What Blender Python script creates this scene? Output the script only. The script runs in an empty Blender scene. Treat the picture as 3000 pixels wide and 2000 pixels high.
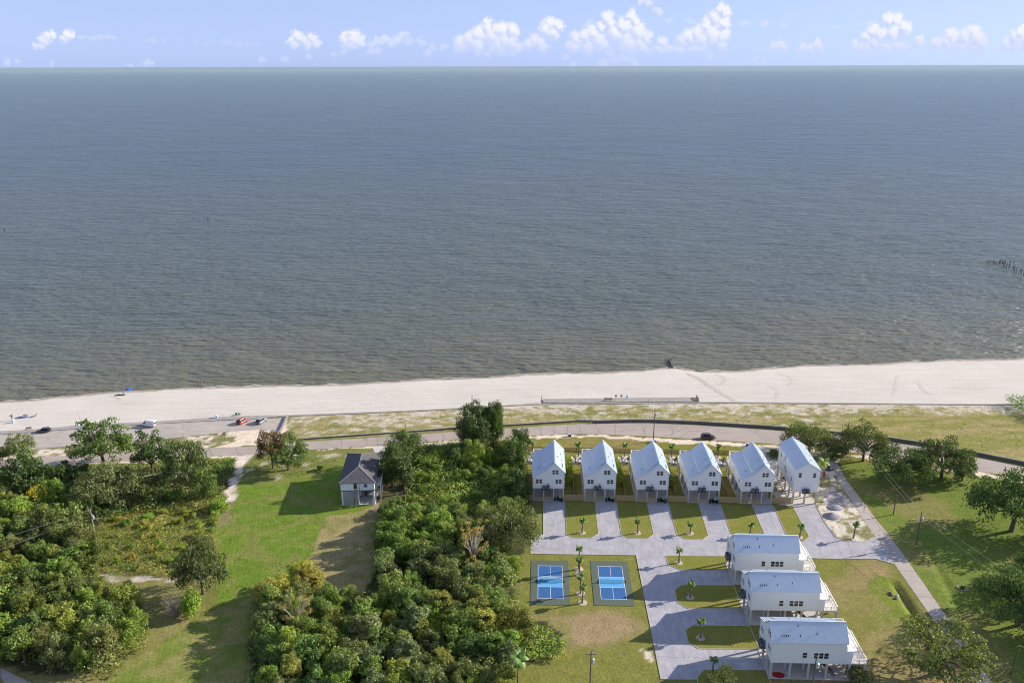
import bpy, bmesh, math, random
import numpy as np
from mathutils import Matrix, Vector
R = math.radians
rnd = random.Random(7)
nrg = np.random.default_rng(11)
S = bpy.context.scene

# ------------------------------------------------------------------ camera
F = 2370.0; CAMH = 121.0; PITCH = math.atan(806 / F); ROLL = math.atan(8 / 3000.0)
cd = bpy.data.cameras.new('camera'); cam = bpy.data.objects.new('camera', cd)
S.collection.objects.link(cam); S.camera = cam
cd.sensor_width = 36.0; cd.lens = F / 3000.0 * 36.0
cd.clip_start = 1.0; cd.clip_end = 700000.0
cam.matrix_world = Matrix.Translation((0, 0, CAMH)) @ Matrix.Rotation(math.pi / 2 - PITCH, 4, 'X') @ Matrix.Rotation(-ROLL, 4, 'Z')

# ------------------------------------------------------------------ sky and sun
SUN_EL = R(23.0); SUN_DIR = Vector((0.958, 0.285, 0)).normalized()   # direction towards the sun, seen from above
W = bpy.data.worlds.new('World'); S.world = W; W.use_nodes = True
nt = W.node_tree; nt.nodes.clear()
wo = nt.nodes.new('ShaderNodeOutputWorld'); bg = nt.nodes.new('ShaderNodeBackground')
sky = nt.nodes.new('ShaderNodeTexSky'); sky.sky_type = 'NISHITA'; sky.sun_disc = False
sky.sun_elevation = SUN_EL; sky.sun_rotation = math.atan2(SUN_DIR.x, SUN_DIR.y)
sky.altitude = 100; sky.air_density = 1.0; sky.dust_density = 0.3; sky.ozone_density = 3.0
bwn = nt.nodes.new('ShaderNodeRGBToBW'); nt.links.new(sky.outputs[0], bwn.inputs[0])
def wmix(f, a, b, mode='MIX'):
    x = nt.nodes.new('ShaderNodeMix'); x.data_type = 'RGBA'; x.blend_type = mode
    for i, q in ((0, f), (6, a), (7, b)):
        if isinstance(q, (int, float)): x.inputs[i].default_value = q
        elif isinstance(q, tuple): x.inputs[i].default_value = (*q, 1)
        else: nt.links.new(q, x.inputs[i])
    return x.outputs[2]
pw = nt.nodes.new('ShaderNodeMath'); pw.operation = 'POWER'; pw.inputs[1].default_value = .38; nt.links.new(bwn.outputs[0], pw.inputs[0])
even = wmix(1.0, pw.outputs[0], (1.50, 1.93, 3.12), 'MULTIPLY')       # clear maritime blue at the luminance of the sky model
skycol = wmix(0.93, sky.outputs[0], even)
nt.links.new(skycol, bg.inputs[0])
bg.inputs[1].default_value = 0.11
nt.links.new(bg.outputs[0], wo.inputs[0])
sl = bpy.data.lights.new('sun', 'SUN'); sl.energy = 5.0; sl.angle = R(0.5); sl.color = (1.0, 0.925, 0.79)
so = bpy.data.objects.new('sun', sl); S.collection.objects.link(so)
sd = Vector((SUN_DIR.x * math.cos(SUN_EL), SUN_DIR.y * math.cos(SUN_EL), math.sin(SUN_EL)))
so.rotation_euler = sd.to_track_quat('Z', 'Y').to_euler(); so.location = (200, 100, 200)
S.view_settings.view_transform = 'Standard'; S.view_settings.look = 'None'
S.view_settings.gamma = 1; S.view_settings.use_curve_mapping = False
S.view_settings.exposure = 0.66
S.cycles.transparent_max_bounces = 12; S.cycles.filter_width = 1.05; S.cycles.max_bounces = 6; S.cycles.use_denoising = True

# ------------------------------------------------------------------ helpers
def P(x, y, z=0.0):
    """where the sight line through a point of the 3000x2000 photograph meets the height z"""
    u = (x - 1500) / F; v = -(y - 1000) / F
    c, s = math.cos(-ROLL), math.sin(-ROLL)
    u, v = (c * u - s * v), (s * u + c * v)
    dy = math.cos(PITCH) + v * math.sin(PITCH); dz = -math.sin(PITCH) + v * math.cos(PITCH)
    t = (z - CAMH) / dz
    return (u * t, dy * t)
def DIR(x, y):
    u = (x - 1500) / F; v = -(y - 1000) / F
    c, s = math.cos(-ROLL), math.sin(-ROLL)
    u, v = (c * u - s * v), (s * u + c * v)
    return Vector((u, math.cos(PITCH) + v * math.sin(PITCH), -math.sin(PITCH) + v * math.cos(PITCH))).normalized()
def YPX(X, Y, Z):
    cp, sp = math.cos(PITCH), math.sin(PITCH); dz = Z - CAMH
    d = Y * cp - dz * sp; up = Y * sp + dz * cp
    u = X / d; v = up / d
    return 1000 - (math.sin(ROLL) * u + math.cos(ROLL) * v) * F
def HGT(xb, yb, yt):
    X, Y = P(xb, yb); lo, hi = 0, 60
    for _ in range(40):
        m = (lo + hi) / 2
        if YPX(X, Y, m) > yt: lo = m
        else: hi = m
    return lo
COL = S.collection
def setp(o, label=None, cat=None, group=None, kind=None):
    if label: o['label'] = label
    if cat: o['category'] = cat
    if group: o['group'] = group
    if kind: o['kind'] = kind
    return o
def empty(name, loc=(0, 0, 0), rz=0, label=None, cat=None, group=None):
    o = bpy.data.objects.new(name, None); COL.objects.link(o); o.empty_display_size = .5
    o.location = loc; o.rotation_euler = (0, 0, rz)
    return setp(o, label, cat, group)
class MB:
    def __init__(s): s.v = []; s.f = []; s.m = []
    def add(s, vs, fs, mi=0):
        b = len(s.v); s.v += [tuple(v) for v in vs]; s.f += [tuple(b + i for i in f) for f in fs]; s.m += [mi] * len(fs)
        return s
    def box(s, x0, y0, z0, x1, y1, z1, mi=0):
        v = [(x0, y0, z0), (x1, y0, z0), (x1, y1, z0), (x0, y1, z0), (x0, y0, z1), (x1, y0, z1), (x1, y1, z1), (x0, y1, z1)]
        return s.add(v, [(3, 2, 1, 0), (4, 5, 6, 7), (0, 1, 5, 4), (1, 2, 6, 5), (2, 3, 7, 6), (3, 0, 4, 7)], mi)
    def hexa(s, lo, hi, mi=0):
        """two quads (bottom and top, counter-clockwise from above)"""
        return s.add(list(lo) + list(hi), [(3, 2, 1, 0), (4, 5, 6, 7), (0, 1, 5, 4), (1, 2, 6, 5), (2, 3, 7, 6), (3, 0, 4, 7)], mi)
    def bar(s, a, b, w, h, mi=0, up=(0, 0, 1)):
        a = Vector(a); b = Vector(b); d = (b - a).normalized(); u = Vector(up)
        r = d.cross(u)
        if r.length < 1e-4: r = d.cross(Vector((1, 0, 0)))
        r.normalize(); u = r.cross(d).normalized()
        q = [r * sx * w / 2 + u * sz * h / 2 for sx, sz in ((-1, -1), (1, -1), (1, 1), (-1, 1))]
        return s.add([a + k for k in q] + [b + k for k in q], [(0, 1, 2, 3), (7, 6, 5, 4), (0, 4, 5, 1), (1, 5, 6, 2), (2, 6, 7, 3), (3, 7, 4, 0)], mi)
    def tube(s, a, b, r0, r1=None, n=8, mi=0, caps=True):
        r1 = r0 if r1 is None else r1
        a = Vector(a); b = Vector(b); d = (b - a)
        if d.length < 1e-6: return s
        d.normalize(); x = d.orthogonal().normalized(); y = d.cross(x)
        vs = []
        for p, r in ((a, r0), (b, r1)):
            for k in range(n):
                t = 2 * math.pi * k / n; vs.append(p + x * r * math.cos(t) + y * r * math.sin(t))
        fs = [(k, (k + 1) % n, n + (k + 1) % n, n + k) for k in range(n)]
        if caps: fs += [tuple(range(n - 1, -1, -1)), tuple(range(n, 2 * n))]
        return s.add(vs, fs, mi)
    def path(s, pts, rs, n=6, mi=0):
        for i in range(len(pts) - 1): s.tube(pts[i], pts[i + 1], rs[i], rs[i + 1], n, mi, caps=(i == len(pts) - 2))
        return s
    def prism(s, poly, y0, y1, mi=0):
        """polygon in x,z (counter-clockwise seen from -y) pushed along y"""
        n = len(poly)
        vs = [(x, y0, z) for x, z in poly] + [(x, y1, z) for x, z in poly]
        fs = [tuple(range(n)), tuple(range(2 * n - 1, n - 1, -1))] + [((k + 1) % n, k, n + k, n + (k + 1) % n) for k in range(n)]
        return s.add(vs, fs, mi)
    def mesh(s, name, mats, smooth=False):
        me = bpy.data.meshes.new(name); me.from_pydata(s.v, [], s.f)
        if not isinstance(mats, (list, tuple)): mats = [mats]
        for m in mats: me.materials.append(m)
        if len(mats) > 1: me.polygons.foreach_set('material_index', s.m)
        if smooth: me.polygons.foreach_set('use_smooth', [True] * len(me.polygons))
        me.update(); return me
    def build(s, name, mats, parent=None, loc=(0, 0, 0), rz=0, smooth=False, **kw):
        return obj(name, s.mesh(name, mats, smooth), parent, loc, rz, **kw)
def obj(name, me, parent=None, loc=(0, 0, 0), rz=0, **kw):
    o = bpy.data.objects.new(name, me); COL.objects.link(o); o.parent = parent
    o.location = loc; o.rotation_euler = (0, 0, rz)
    return setp(o, **kw)
CH = {}
def kids(root): return [o for o in ALLO if o.parent is root]
def dup(root, loc=None, rz=None, label=None, group=None, color=None, scale=None):
    def rec(o, par):
        c = o.copy(); COL.objects.link(c); c.parent = par
        for ch in o.children: rec(ch, c)
        return c
    r = rec(root, None)
    if loc is not None: r.location = loc
    if rz is not None: r.rotation_euler = (0, 0, rz)
    if label: r['label'] = label
    if group: r['group'] = group
    if scale is not None: r.scale = scale
    if color is not None:
        r.color = color
        for ch in r.children: ch.color = color
    return r

# ------------------------------------------------------------------ materials
def mat(name, col=(.5, .5, .5), rough=.7, spec=.3, metal=0.0, noise=0.0, nscale=1.0, bump=0.0, bscale=10.0, coord='Object', stretch=(1, 1, 1), trans=0.0):
    m = bpy.data.materials.new(name); m.use_nodes = True; t = m.node_tree; b = t.nodes['Principled BSDF']
    b.inputs['Base Color'].default_value = (*col, 1); b.inputs['Roughness'].default_value = rough
    b.inputs['Specular IOR Level'].default_value = spec; b.inputs['Metallic'].default_value = metal
    if noise or bump:
        tc = t.nodes.new('ShaderNodeTexCoord'); mp = t.nodes.new('ShaderNodeMapping'); mp.inputs['Scale'].default_value = stretch
        t.links.new(tc.outputs[coord], mp.inputs[0])
    if noise:
        n = t.nodes.new('ShaderNodeTexNoise'); n.inputs['Scale'].default_value = nscale; n.inputs['Detail'].default_value = 6; n.inputs['Roughness'].default_value = .65
        t.links.new(mp.outputs[0], n.inputs[0])
        mr = t.nodes.new('ShaderNodeMapRange'); mr.inputs[1].default_value = .25; mr.inputs[2].default_value = .75
        mr.inputs[3].default_value = 1 - noise; mr.inputs[4].default_value = 1 + noise
        t.links.new(n.outputs[0], mr.inputs[0])
        mx = t.nodes.new('ShaderNodeMix'); mx.data_type = 'RGBA'; mx.blend_type = 'MULTIPLY'; mx.inputs[0].default_value = 1
        mx.inputs[6].default_value = (*col, 1); t.links.new(mr.outputs[0], mx.inputs[7]); t.links.new(mx.outputs[2], b.inputs['Base Color'])
    if bump:
        n2 = t.nodes.new('ShaderNodeTexNoise'); n2.inputs['Scale'].default_value = bscale; n2.inputs['Detail'].default_value = 4
        t.links.new(mp.outputs[0], n2.inputs[0])
        bp = t.nodes.new('ShaderNodeBump'); bp.inputs['Distance'].default_value = bump; t.links.new(n2.outputs[0], bp.inputs['Height'])
        t.links.new(bp.outputs[0], b.inputs['Normal'])
    return m
class NT:
    """small node-graph writer"""
    def __init__(s, m): s.t = m.node_tree; s.b = s.t.nodes.get('Principled BSDF')
    def n(s, ty, **kw):
        x = s.t.nodes.new(ty)
        for k, v in kw.items(): setattr(x, k, v)
        return x
    def l(s, a, b): s.t.links.new(a, b)
    def pos(s): return s.n('ShaderNodeNewGeometry').outputs['Position']
    def mapping(s, src, scale=(1, 1, 1), rot=0):
        m = s.n('ShaderNodeMapping'); m.inputs['Scale'].default_value = scale; m.inputs['Rotation'].default_value = (0, 0, rot); s.l(src, m.inputs[0]); return m.outputs[0]
    def noise(s, src, scale, detail=5, rough=.6, dist=0.0):
        x = s.n('ShaderNodeTexNoise'); x.inputs['Scale'].default_value = scale; x.inputs['Detail'].default_value = detail
        x.inputs['Roughness'].default_value = rough; x.inputs['Distortion'].default_value = dist; s.l(src, x.inputs[0]); return x.outputs[0]
    def rng(s, src, a, b, c=0.0, d=1.0):
        x = s.n('ShaderNodeMapRange'); x.inputs[1].default_value = a; x.inputs[2].default_value = b; x.inputs[3].default_value = c; x.inputs[4].default_value = d
        s.l(src, x.inputs[0]); return x.outputs[0]
    def mix(s, f, a, b, mode='MIX'):
        x = s.n('ShaderNodeMix', data_type='RGBA', blend_type=mode)
        if isinstance(f, (int, float)): x.inputs[0].default_value = f
        else: s.l(f, x.inputs[0])
        for i, q in ((6, a), (7, b)):
            if isinstance(q, tuple): x.inputs[i].default_value = (*q, 1) if len(q) == 3 else q
            else: s.l(q, x.inputs[i])
        return x.outputs[2]
    def math(s, op, a, b=0.0):
        x = s.n('ShaderNodeMath', operation=op)
        for i, q in ((0, a), (1, b)):
            if isinstance(q, (int, float)): x.inputs[i].default_value = q
            else: s.l(q, x.inputs[i])
        return x.outputs[0]
    def bump(s, h, dist, strength=1.0):
        x = s.n('ShaderNodeBump'); x.inputs['Distance'].default_value = dist; x.inputs['Strength'].default_value = strength
        s.l(h, x.inputs['Height']); s.l(x.outputs[0], s.b.inputs['Normal']); return x
def newmat(name, rough=.8, spec=.2):
    m = bpy.data.materials.new(name); m.use_nodes = True; g = NT(m)
    g.b.inputs['Roughness'].default_value = rough; g.b.inputs['Specular IOR Level'].default_value = spec
    return m, g

# ground: measured base colour per place (vertex attribute) broken up by fine noise
M = {}
m, g = newmat('ground_cover', .95, .05); M['ground'] = m
at = g.n('ShaderNodeAttribute', attribute_name='cover')
p = g.pos()
n1 = g.noise(p, 1.6, 8, .75); n2 = g.noise(p, .35, 5, .65); n3 = g.noise(g.mapping(p, (1, .35, 1), R(8)), 2.5, 5, .7)
k = g.math('MULTIPLY', g.rng(n1, .25, .75, .55, 1.45), g.rng(n2, .3, .7, .84, 1.16))
k = g.math('MULTIPLY', k, g.rng(n3, .3, .7, .88, 1.12))
c = g.mix(1.0, at.outputs['Color'], k, 'MULTIPLY')
dry = g.mix(g.rng(g.noise(p, .22, 6, .7), .52, .70, 0, .38), c, g.mix(1.0, c, (1.45, 1.12, 1.35), 'MULTIPLY'))
wv = g.n('ShaderNodeTexWave'); wv.inputs['Scale'].default_value = .30; wv.inputs['Distortion'].default_value = 1.6; wv.inputs['Detail'].default_value = 3; wv.inputs['Detail Scale'].default_value = .4
g.l(g.mapping(p, (1, 1, 1), R(-14)), wv.inputs[0]); dry = g.mix(1.0, dry, g.rng(wv.outputs[1], 0, 1, .965, 1.035), 'MULTIPLY')
g.l(dry, g.b.inputs['Base Color']); g.bump(g.noise(p, 3.0, 6, .7), .12, .8)

def lawnmat(name, c1, c2, stripes=0.0, rot=0.0):
    m, g = newmat(name, .95, .05); p = g.pos()
    f = g.rng(g.noise(p, .25, 6, .65), .38, .64)
    c = g.mix(f, c1, c2)
    c = g.mix(1.0, c, g.rng(g.noise(p, 1.8, 8, .75), .25, .75, .66, 1.34), 'MULTIPLY')
    if stripes:
        wv = g.n('ShaderNodeTexWave'); wv.inputs['Scale'].default_value = .45; wv.inputs['Distortion'].default_value = 1.2; wv.inputs['Detail'].default_value = 2
        g.l(g.mapping(p, (1, 1, 1), rot), wv.inputs[0]); c = g.mix(1.0, c, g.rng(wv.outputs[1], 0, 1, 1 - stripes, 1 + stripes), 'MULTIPLY')
    g.l(c, g.b.inputs['Base Color']); g.bump(g.noise(p, 3.0, 5, .7), .1, .7); return m
M['lawn'] = lawnmat('lawn_turf', (.19, .20, .03), (.28, .22, .07), .06, R(90))
M['lawn_green'] = lawnmat('lawn_green_turf', (.190, .205, .038), (.245, .222, .062), .08, R(0))

m, g = newmat('beach_sand', .95, .1); M['sand'] = m; p = g.pos()
s1 = g.noise(g.mapping(p, (.045, .6, 1), R(-3)), 1.0, 8, .7); s2 = g.noise(p, .9, 6, .75); s3 = g.noise(p, .04, 4)
c = g.mix(g.rng(s1, .35, .7), (.66, .60, .53), (.57, .515, .45))
c = g.mix(1.0, c, g.rng(s2, .25, .75, .90, 1.08), 'MULTIPLY'); c = g.mix(1.0, c, g.rng(s3, .3, .7, .95, 1.05), 'MULTIPLY')
wv = g.n('ShaderNodeTexWave'); wv.inputs['Scale'].default_value = .22; wv.inputs['Distortion'].default_value = 9; wv.inputs['Detail'].default_value = 3; wv.inputs['Detail Scale'].default_value = .15
g.l(g.mapping(p, (.12, 1, 1), R(80)), wv.inputs[0])
c = g.mix(g.rng(wv.outputs[1], .9, 1.0, 0, .10), c, (.44, .39, .35))
wet = g.n('ShaderNodeAttribute', attribute_name='wet')
wn = g.math('ADD', wet.outputs['Fac'], g.rng(g.noise(p, .25, 4), .3, .7, -.25, .25))
wf = g.rng(wn, .35, .8)
c = g.mix(wf, c, (.36, .30, .235)); g.l(c, g.b.inputs['Base Color'])
g.l(g.rng(wf, 0, 1, .95, .5), g.b.inputs['Roughness'])
g.bump(g.noise(p, 1.6, 6, .7), .10, .7)

# water: turbid brown by the shore, grey-blue farther out; waves as relief
m, g = newmat('sea_water', .30, .5); M['water'] = m; p = g.pos()
sx = g.n('ShaderNodeSeparateXYZ'); g.l(p, sx.inputs[0])
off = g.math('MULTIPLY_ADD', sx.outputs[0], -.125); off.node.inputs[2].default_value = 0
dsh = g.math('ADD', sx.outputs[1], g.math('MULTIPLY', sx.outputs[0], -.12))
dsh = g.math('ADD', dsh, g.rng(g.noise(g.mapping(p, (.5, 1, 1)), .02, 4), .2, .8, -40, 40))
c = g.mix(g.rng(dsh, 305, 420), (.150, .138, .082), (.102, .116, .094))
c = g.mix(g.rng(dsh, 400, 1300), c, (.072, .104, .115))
c = g.mix(g.rng(dsh, 1000, 4500), c, (.112, .162, .175)); c = g.mix(g.rng(dsh, 4500, 25000), c, (.25, .32, .29))  # pale haze towards the horizon, painted into the far base colour
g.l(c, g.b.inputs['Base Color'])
w1 = g.noise(g.mapping(p, (.40, 1, 1), R(-7)), .50, 6, .68, .4)
w2 = g.noise(g.mapping(p, (.42, 1, 1), R(14)), .17, 5, .65)
w3 = g.noise(g.mapping(p, (.50, 1, 1), R(-18)), .05, 5, .65)
def wavetex(scale, rot, dist, ds):
    x = g.n('ShaderNodeTexWave'); x.bands_direction = 'Y'; x.inputs['Scale'].default_value = scale; x.inputs['Distortion'].default_value = dist; x.inputs['Detail'].default_value = 3
    x.inputs['Detail Scale'].default_value = ds; x.inputs['Detail Roughness'].default_value = .6; g.l(g.mapping(p, (.45, 1, 1), rot), x.inputs[0]); return x.outputs[1]
v1 = wavetex(.075, R(7), 8.0, 2.4); v2 = wavetex(.046, R(-13), 7.0, 2.2)
w4 = g.noise(g.mapping(p, (.6, 1, 1), R(5)), .014, 5, .7)
patch = g.rng(g.noise(p, .006, 4, .6), .3, .7, .6, 1.3)
hh = g.math('ADD', g.math('MULTIPLY', w1, .8), g.math('MULTIPLY', w2, 1.4)); hh = g.math('ADD', hh, g.math('MULTIPLY', w3, 3.0)); hh = g.math('ADD', hh, g.math('MULTIPLY', w4, 8.0))
hh = g.math('ADD', hh, g.math('MULTIPLY', g.math('ADD', g.math('MULTIPLY', v1, .36), g.math('MULTIPLY', v2, .40)), patch))
g.bump(hh, .85, 1.0)
g.b.inputs['IOR'].default_value = 1.33; g.b.inputs['Specular Tint'].default_value = (.90, 1.0, .93, 1)

def roadmat(name, c1, c2, ns=.5, joints=False):
    m, g = newmat(name, .9, .15); p = g.pos()
    c = g.mix(g.rng(g.noise(p, .12, 6, .65), .35, .68), c1, c2)
    c = g.mix(1.0, c, g.rng(g.noise(p, 2.2, 6, .7), .25, .75, .88, 1.12), 'MULTIPLY')
    c = g.mix(1.0, c, g.rng(g.noise(g.mapping(p, (.08, 1, 1)), 1.2, 4, .6), .3, .7, .93, 1.07), 'MULTIPLY')
    v = g.n('ShaderNodeTexVoronoi', feature='DISTANCE_TO_EDGE'); v.inputs['Scale'].default_value = .075
    g.l(g.mix(.12, g.mapping(p, (1, 1.4, 1)), g.n('ShaderNodeTexNoise').outputs[1]), v.inputs[0])
    c = g.mix(g.rng(v.outputs[0], .0, .012, .5, 0), c, (.12, .10, .09))
    g.l(c, g.b.inputs['Base Color']); g.bump(g.noise(p, 6, 4), .02); return m
M['road'] = roadmat('worn_asphalt', (.43, .36, .31), (.37, .31, .27))
M['lot'] = roadmat('sandy_concrete', (.40, .355, .325), (.50, .43, .37))
M['lane'] = roadmat('lane_asphalt', (.40, .35, .315), (.48, .41, .355))
m, g = newmat('grey_gravel', .95, .1); M['gravel'] = m; p = g.pos()
c = g.mix(g.rng(g.noise(p, .25, 6, .7), .35, .66), (.36, .345, .37), (.46, .44, .46))
c = g.mix(1.0, c, g.rng(g.noise(p, 4.5, 6, .8), .3, .7, .62, 1.38), 'MULTIPLY')
c = g.mix(1.0, c, g.rng(g.noise(g.mapping(p, (1, .2, 1)), 1.3, 4, .6), .3, .7, .9, 1.1), 'MULTIPLY')
c = g.mix(g.rng(g.noise(g.mapping(p, (1.6, .10, 1), R(2)), .9, 4, .55), .54, .68, 0, .28), c, (.27, .255, .275)); c = g.mix(g.rng(g.noise(p, .5, 6, .75), .60, .72, 0, .35), c, (.56, .53, .50))
g.l(c, g.b.inputs['Base Color']); g.bump(g.noise(p, 6, 5, .7), .06)
M['slab'] = mat('pale_concrete', (.55, .51, .47), .85, noise=.10, nscale=.6, bump=.01, bscale=5)
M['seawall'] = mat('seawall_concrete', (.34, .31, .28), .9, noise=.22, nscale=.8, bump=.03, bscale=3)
M['seaface'] = mat('shade_and_crack_concrete', (.16, .155, .15), .9, noise=.25, nscale=.9)  # shade on the wall faces painted into the colour; also colours road cracks
M['timber'] = mat('edging_timber', (.50, .42, .32), .8, noise=.2, nscale=2)
M['siding'] = mat('white_metal_siding', (.84, .85, .86), .45, .4, noise=.03, nscale=.7)
M['roofm'] = mat('white_metal_roof', (.655, .715, .785), .38, .5, metal=.12, noise=.04, nscale=.5)
M['trim'] = mat('white_trim', (.80, .79, .77), .5)
M['post'] = mat('concrete_piling', (.50, .49, .47), .8, noise=.10, nscale=1.5)
M['glass'] = mat('window_glass', (.012, .022, .028), .06, .8)
M['ac'] = mat('ac_metal', (.12, .13, .15), .5, .4); M['acfan'] = mat('fan_grille', (.05, .055, .06), .5)
M['deck'] = mat('deck_boards', (.62, .58, .53), .7, noise=.1, nscale=1.0)
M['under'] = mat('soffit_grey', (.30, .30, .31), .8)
M['pipe'] = mat('black_vent', (.015, .015, .02), .5); M['redpipe'] = mat('red_vent', (.45, .03, .03), .5)
M['fence'] = mat('new_pine_fence', (.46, .33, .17), .85, noise=.25, nscale=2.5, stretch=(4, 4, .4))
M['fence_dark'] = mat('weathered_picket', (.20, .15, .085), .9, noise=.25, nscale=2)
M['shingle'] = mat('grey_shingles', (.120, .114, .120), .9, noise=.45, nscale=1.8, bump=.03, bscale=4)
M['hipcap'] = mat('ridge_shingle', (.25, .235, .23), .9)
M['paint'] = mat('pale_blue_white_siding', (.80, .83, .85), .6)
M['black'] = mat('black_trim', (.02, .02, .022), .6)
M['door'] = mat('garage_door_panel', (.36, .37, .39), .6)
M['wood'] = mat('weathered_wood', (.16, .13, .10), .9, noise=.25, nscale=3)
M['polewood'] = mat('pole_wood', (.13, .105, .08), .9, noise=.2, nscale=2)
M['steel'] = mat('galvanised_steel', (.55, .58, .60), .4, .5, metal=.3)
M['wire'] = mat('wire', (.32, .32, .30), .5)
M['green_bin'] = mat('green_bin_plastic', (.010, .055, .035), .45, .4); M['black_bin'] = mat('black_bin_plastic', (.012, .014, .016), .5)
M['yellow'] = mat('yellow_lid', (.62, .55, .13), .5)
M['court_g'] = mat('court_green', (.105, .130, .100), .85, noise=.08, nscale=.8)
M['court_b'] = mat('court_blue', (.035, .125, .32), .8, noise=.08, nscale=.8)
M['court_l'] = mat('court_light_blue', (.11, .37, .66), .8, noise=.05, nscale=.8)
M['line'] = mat('white_line', (.8, .8, .8), .7)
M['net'] = mat('net_mesh', (.03, .035, .04), .8)
M['bark'] = mat('bark', (.12, .10, .08), .95, noise=.3, nscale=2, bump=.03, bscale=5)
M['palebark'] = mat('pale_bark', (.42, .36, .30), .95, noise=.25, nscale=2)
M['palmbark'] = mat('palm_bark', (.20, .15, .105), .95, noise=.3, nscale=4, bump=.04, bscale=5)
M['mulch'] = mat('pale_mulch', (.48, .40, .31), .95, noise=.3, nscale=3)
M['stone'] = mat('dark_stone', (.10, .09, .085), .9, noise=.3, nscale=2)
M['whitestone'] = mat('white_ring_block', (.72, .69, .66), .8)
M['plastic_w'] = mat('white_plastic', (.75, .75, .76), .5); M['plastic_d'] = mat('dark_plastic', (.06, .055, .055), .5); M['plastic_r'] = mat('red_plastic', (.4, .03, .03), .5)
M['barrel'] = mat('pale_blue_barrel', (.28, .55, .78), .5); M['blue'] = mat('blue_canvas', (.02, .12, .62), .7); M['greenf'] = mat('green_canvas', (.01, .14, .06), .7)
M['tarp'] = mat('red_tarp', (.40, .012, .018), .6, noise=.2, nscale=2)
M['rubber'] = mat('tyre_rubber', (.015, .015, .016), .8); M['rim'] = mat('alloy_rim', (.35, .36, .38), .35, .6, metal=.6)
M['lampw'] = mat('lamp_glass', (.6, .6, .58), .2, .6); M['lampr'] = mat('tail_lamp', (.35, .01, .01), .25, .6)
M['skin'] = mat('skin', (.42, .24, .16), .6); M['cloth1'] = mat('dark_swimwear', (.04, .03, .05), .7); M['cloth2'] = mat('red_swimwear', (.35, .03, .04), .7); M['hair'] = mat('hair', (.04, .025, .015), .7)
M['signred'] = mat('red_sign', (.45, .02, .02), .5); M['gravelpile'] = mat('gravel_heap', (.30, .29, .31), .95, noise=.35, nscale=5, bump=.05, bscale=6)

LEAFK = (2.65, 2.58, 1.60)
def leafmat(name, sat=1.0):
    m = bpy.data.materials.new(name); m.use_nodes = True; g = NT(m); t = g.t
    t.nodes.remove(g.b); out = t.nodes['Material Output']
    oi = g.n('ShaderNodeObjectInfo'); at = g.n('ShaderNodeAttribute', attribute_name='tone')
    c = g.mix(1.0, oi.outputs['Color'], at.outputs['Color'], 'MULTIPLY'); c = g.mix(1.0, c, LEAFK, 'MULTIPLY')
    rv = g.rng(oi.outputs['Random'], 0, 1, .88, 1.12)
    c = g.mix(1.0, c, rv, 'MULTIPLY')
    d = g.n('ShaderNodeBsdfDiffuse'); tr = g.n('ShaderNodeBsdfTranslucent'); gl = g.n('ShaderNodeBsdfGlossy'); gl.inputs['Roughness'].default_value = .5
    g.l(c, d.inputs[0]); g.l(g.mix(1.0, c, (1.15, 1.2, .55), 'MULTIPLY'), tr.inputs[0])
    gl.inputs[0].default_value = (.8, .85, .8, 1)
    m1 = g.n('ShaderNodeMixShader'); m1.inputs[0].default_value = .27; g.l(d.outputs[0], m1.inputs[1]); g.l(tr.outputs[0], m1.inputs[2])
    m2 = g.n('ShaderNodeMixShader'); m2.inputs[0].default_value = .035; g.l(m1.outputs[0], m2.inputs[1]); g.l(gl.outputs[0], m2.inputs[2])
    g.l(m2.outputs[0], out.inputs[0]); return m
M['leaf'] = leafmat('leaf')

# ------------------------------------------------------------------ noise on arrays
def vnoise(x, y, seed=0):
    def h(ix, iy):
        n = (ix * 374761393 + iy * 668265263 + seed * 974634777) & 0x7fffffff
        n = (n ^ (n >> 13)) * 1274126177 & 0x7fffffff
        return ((n ^ (n >> 16)) & 0xffff) / 65535.0
    ix = np.floor(x).astype(np.int64); iy = np.floor(y).astype(np.int64); fx = x - ix; fy = y - iy
    fx = fx * fx * (3 - 2 * fx); fy = fy * fy * (3 - 2 * fy)
    a = h(ix, iy); b = h(ix + 1, iy); c = h(ix, iy + 1); d = h(ix + 1, iy + 1)
    return (a * (1 - fx) + b * fx) * (1 - fy) + (c * (1 - fx) + d * fx) * fy
def fbm(x, y, seed=0, oct=4):
    s = 0; a = .5; t = 0
    for i in range(oct):
        s = s + a * vnoise(x * 2 ** i + 17.3 * i, y * 2 ** i + 9.1 * i, seed + i); t += a; a *= .55
    return s / t
def inpoly(X, Y, poly):
    r = np.zeros(X.shape, bool); n = len(poly)
    for i in range(n):
        x0, y0 = poly[i]; x1, y1 = poly[(i + 1) % n]
        if y0 == y1: continue
        c = ((y0 > Y) != (y1 > Y)) & (X < (x1 - x0) * (Y - y0) / (y1 - y0) + x0); r ^= c
    return r
def px(lst, z=0.0): return [P(a, b, z) for a, b in lst]

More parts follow.
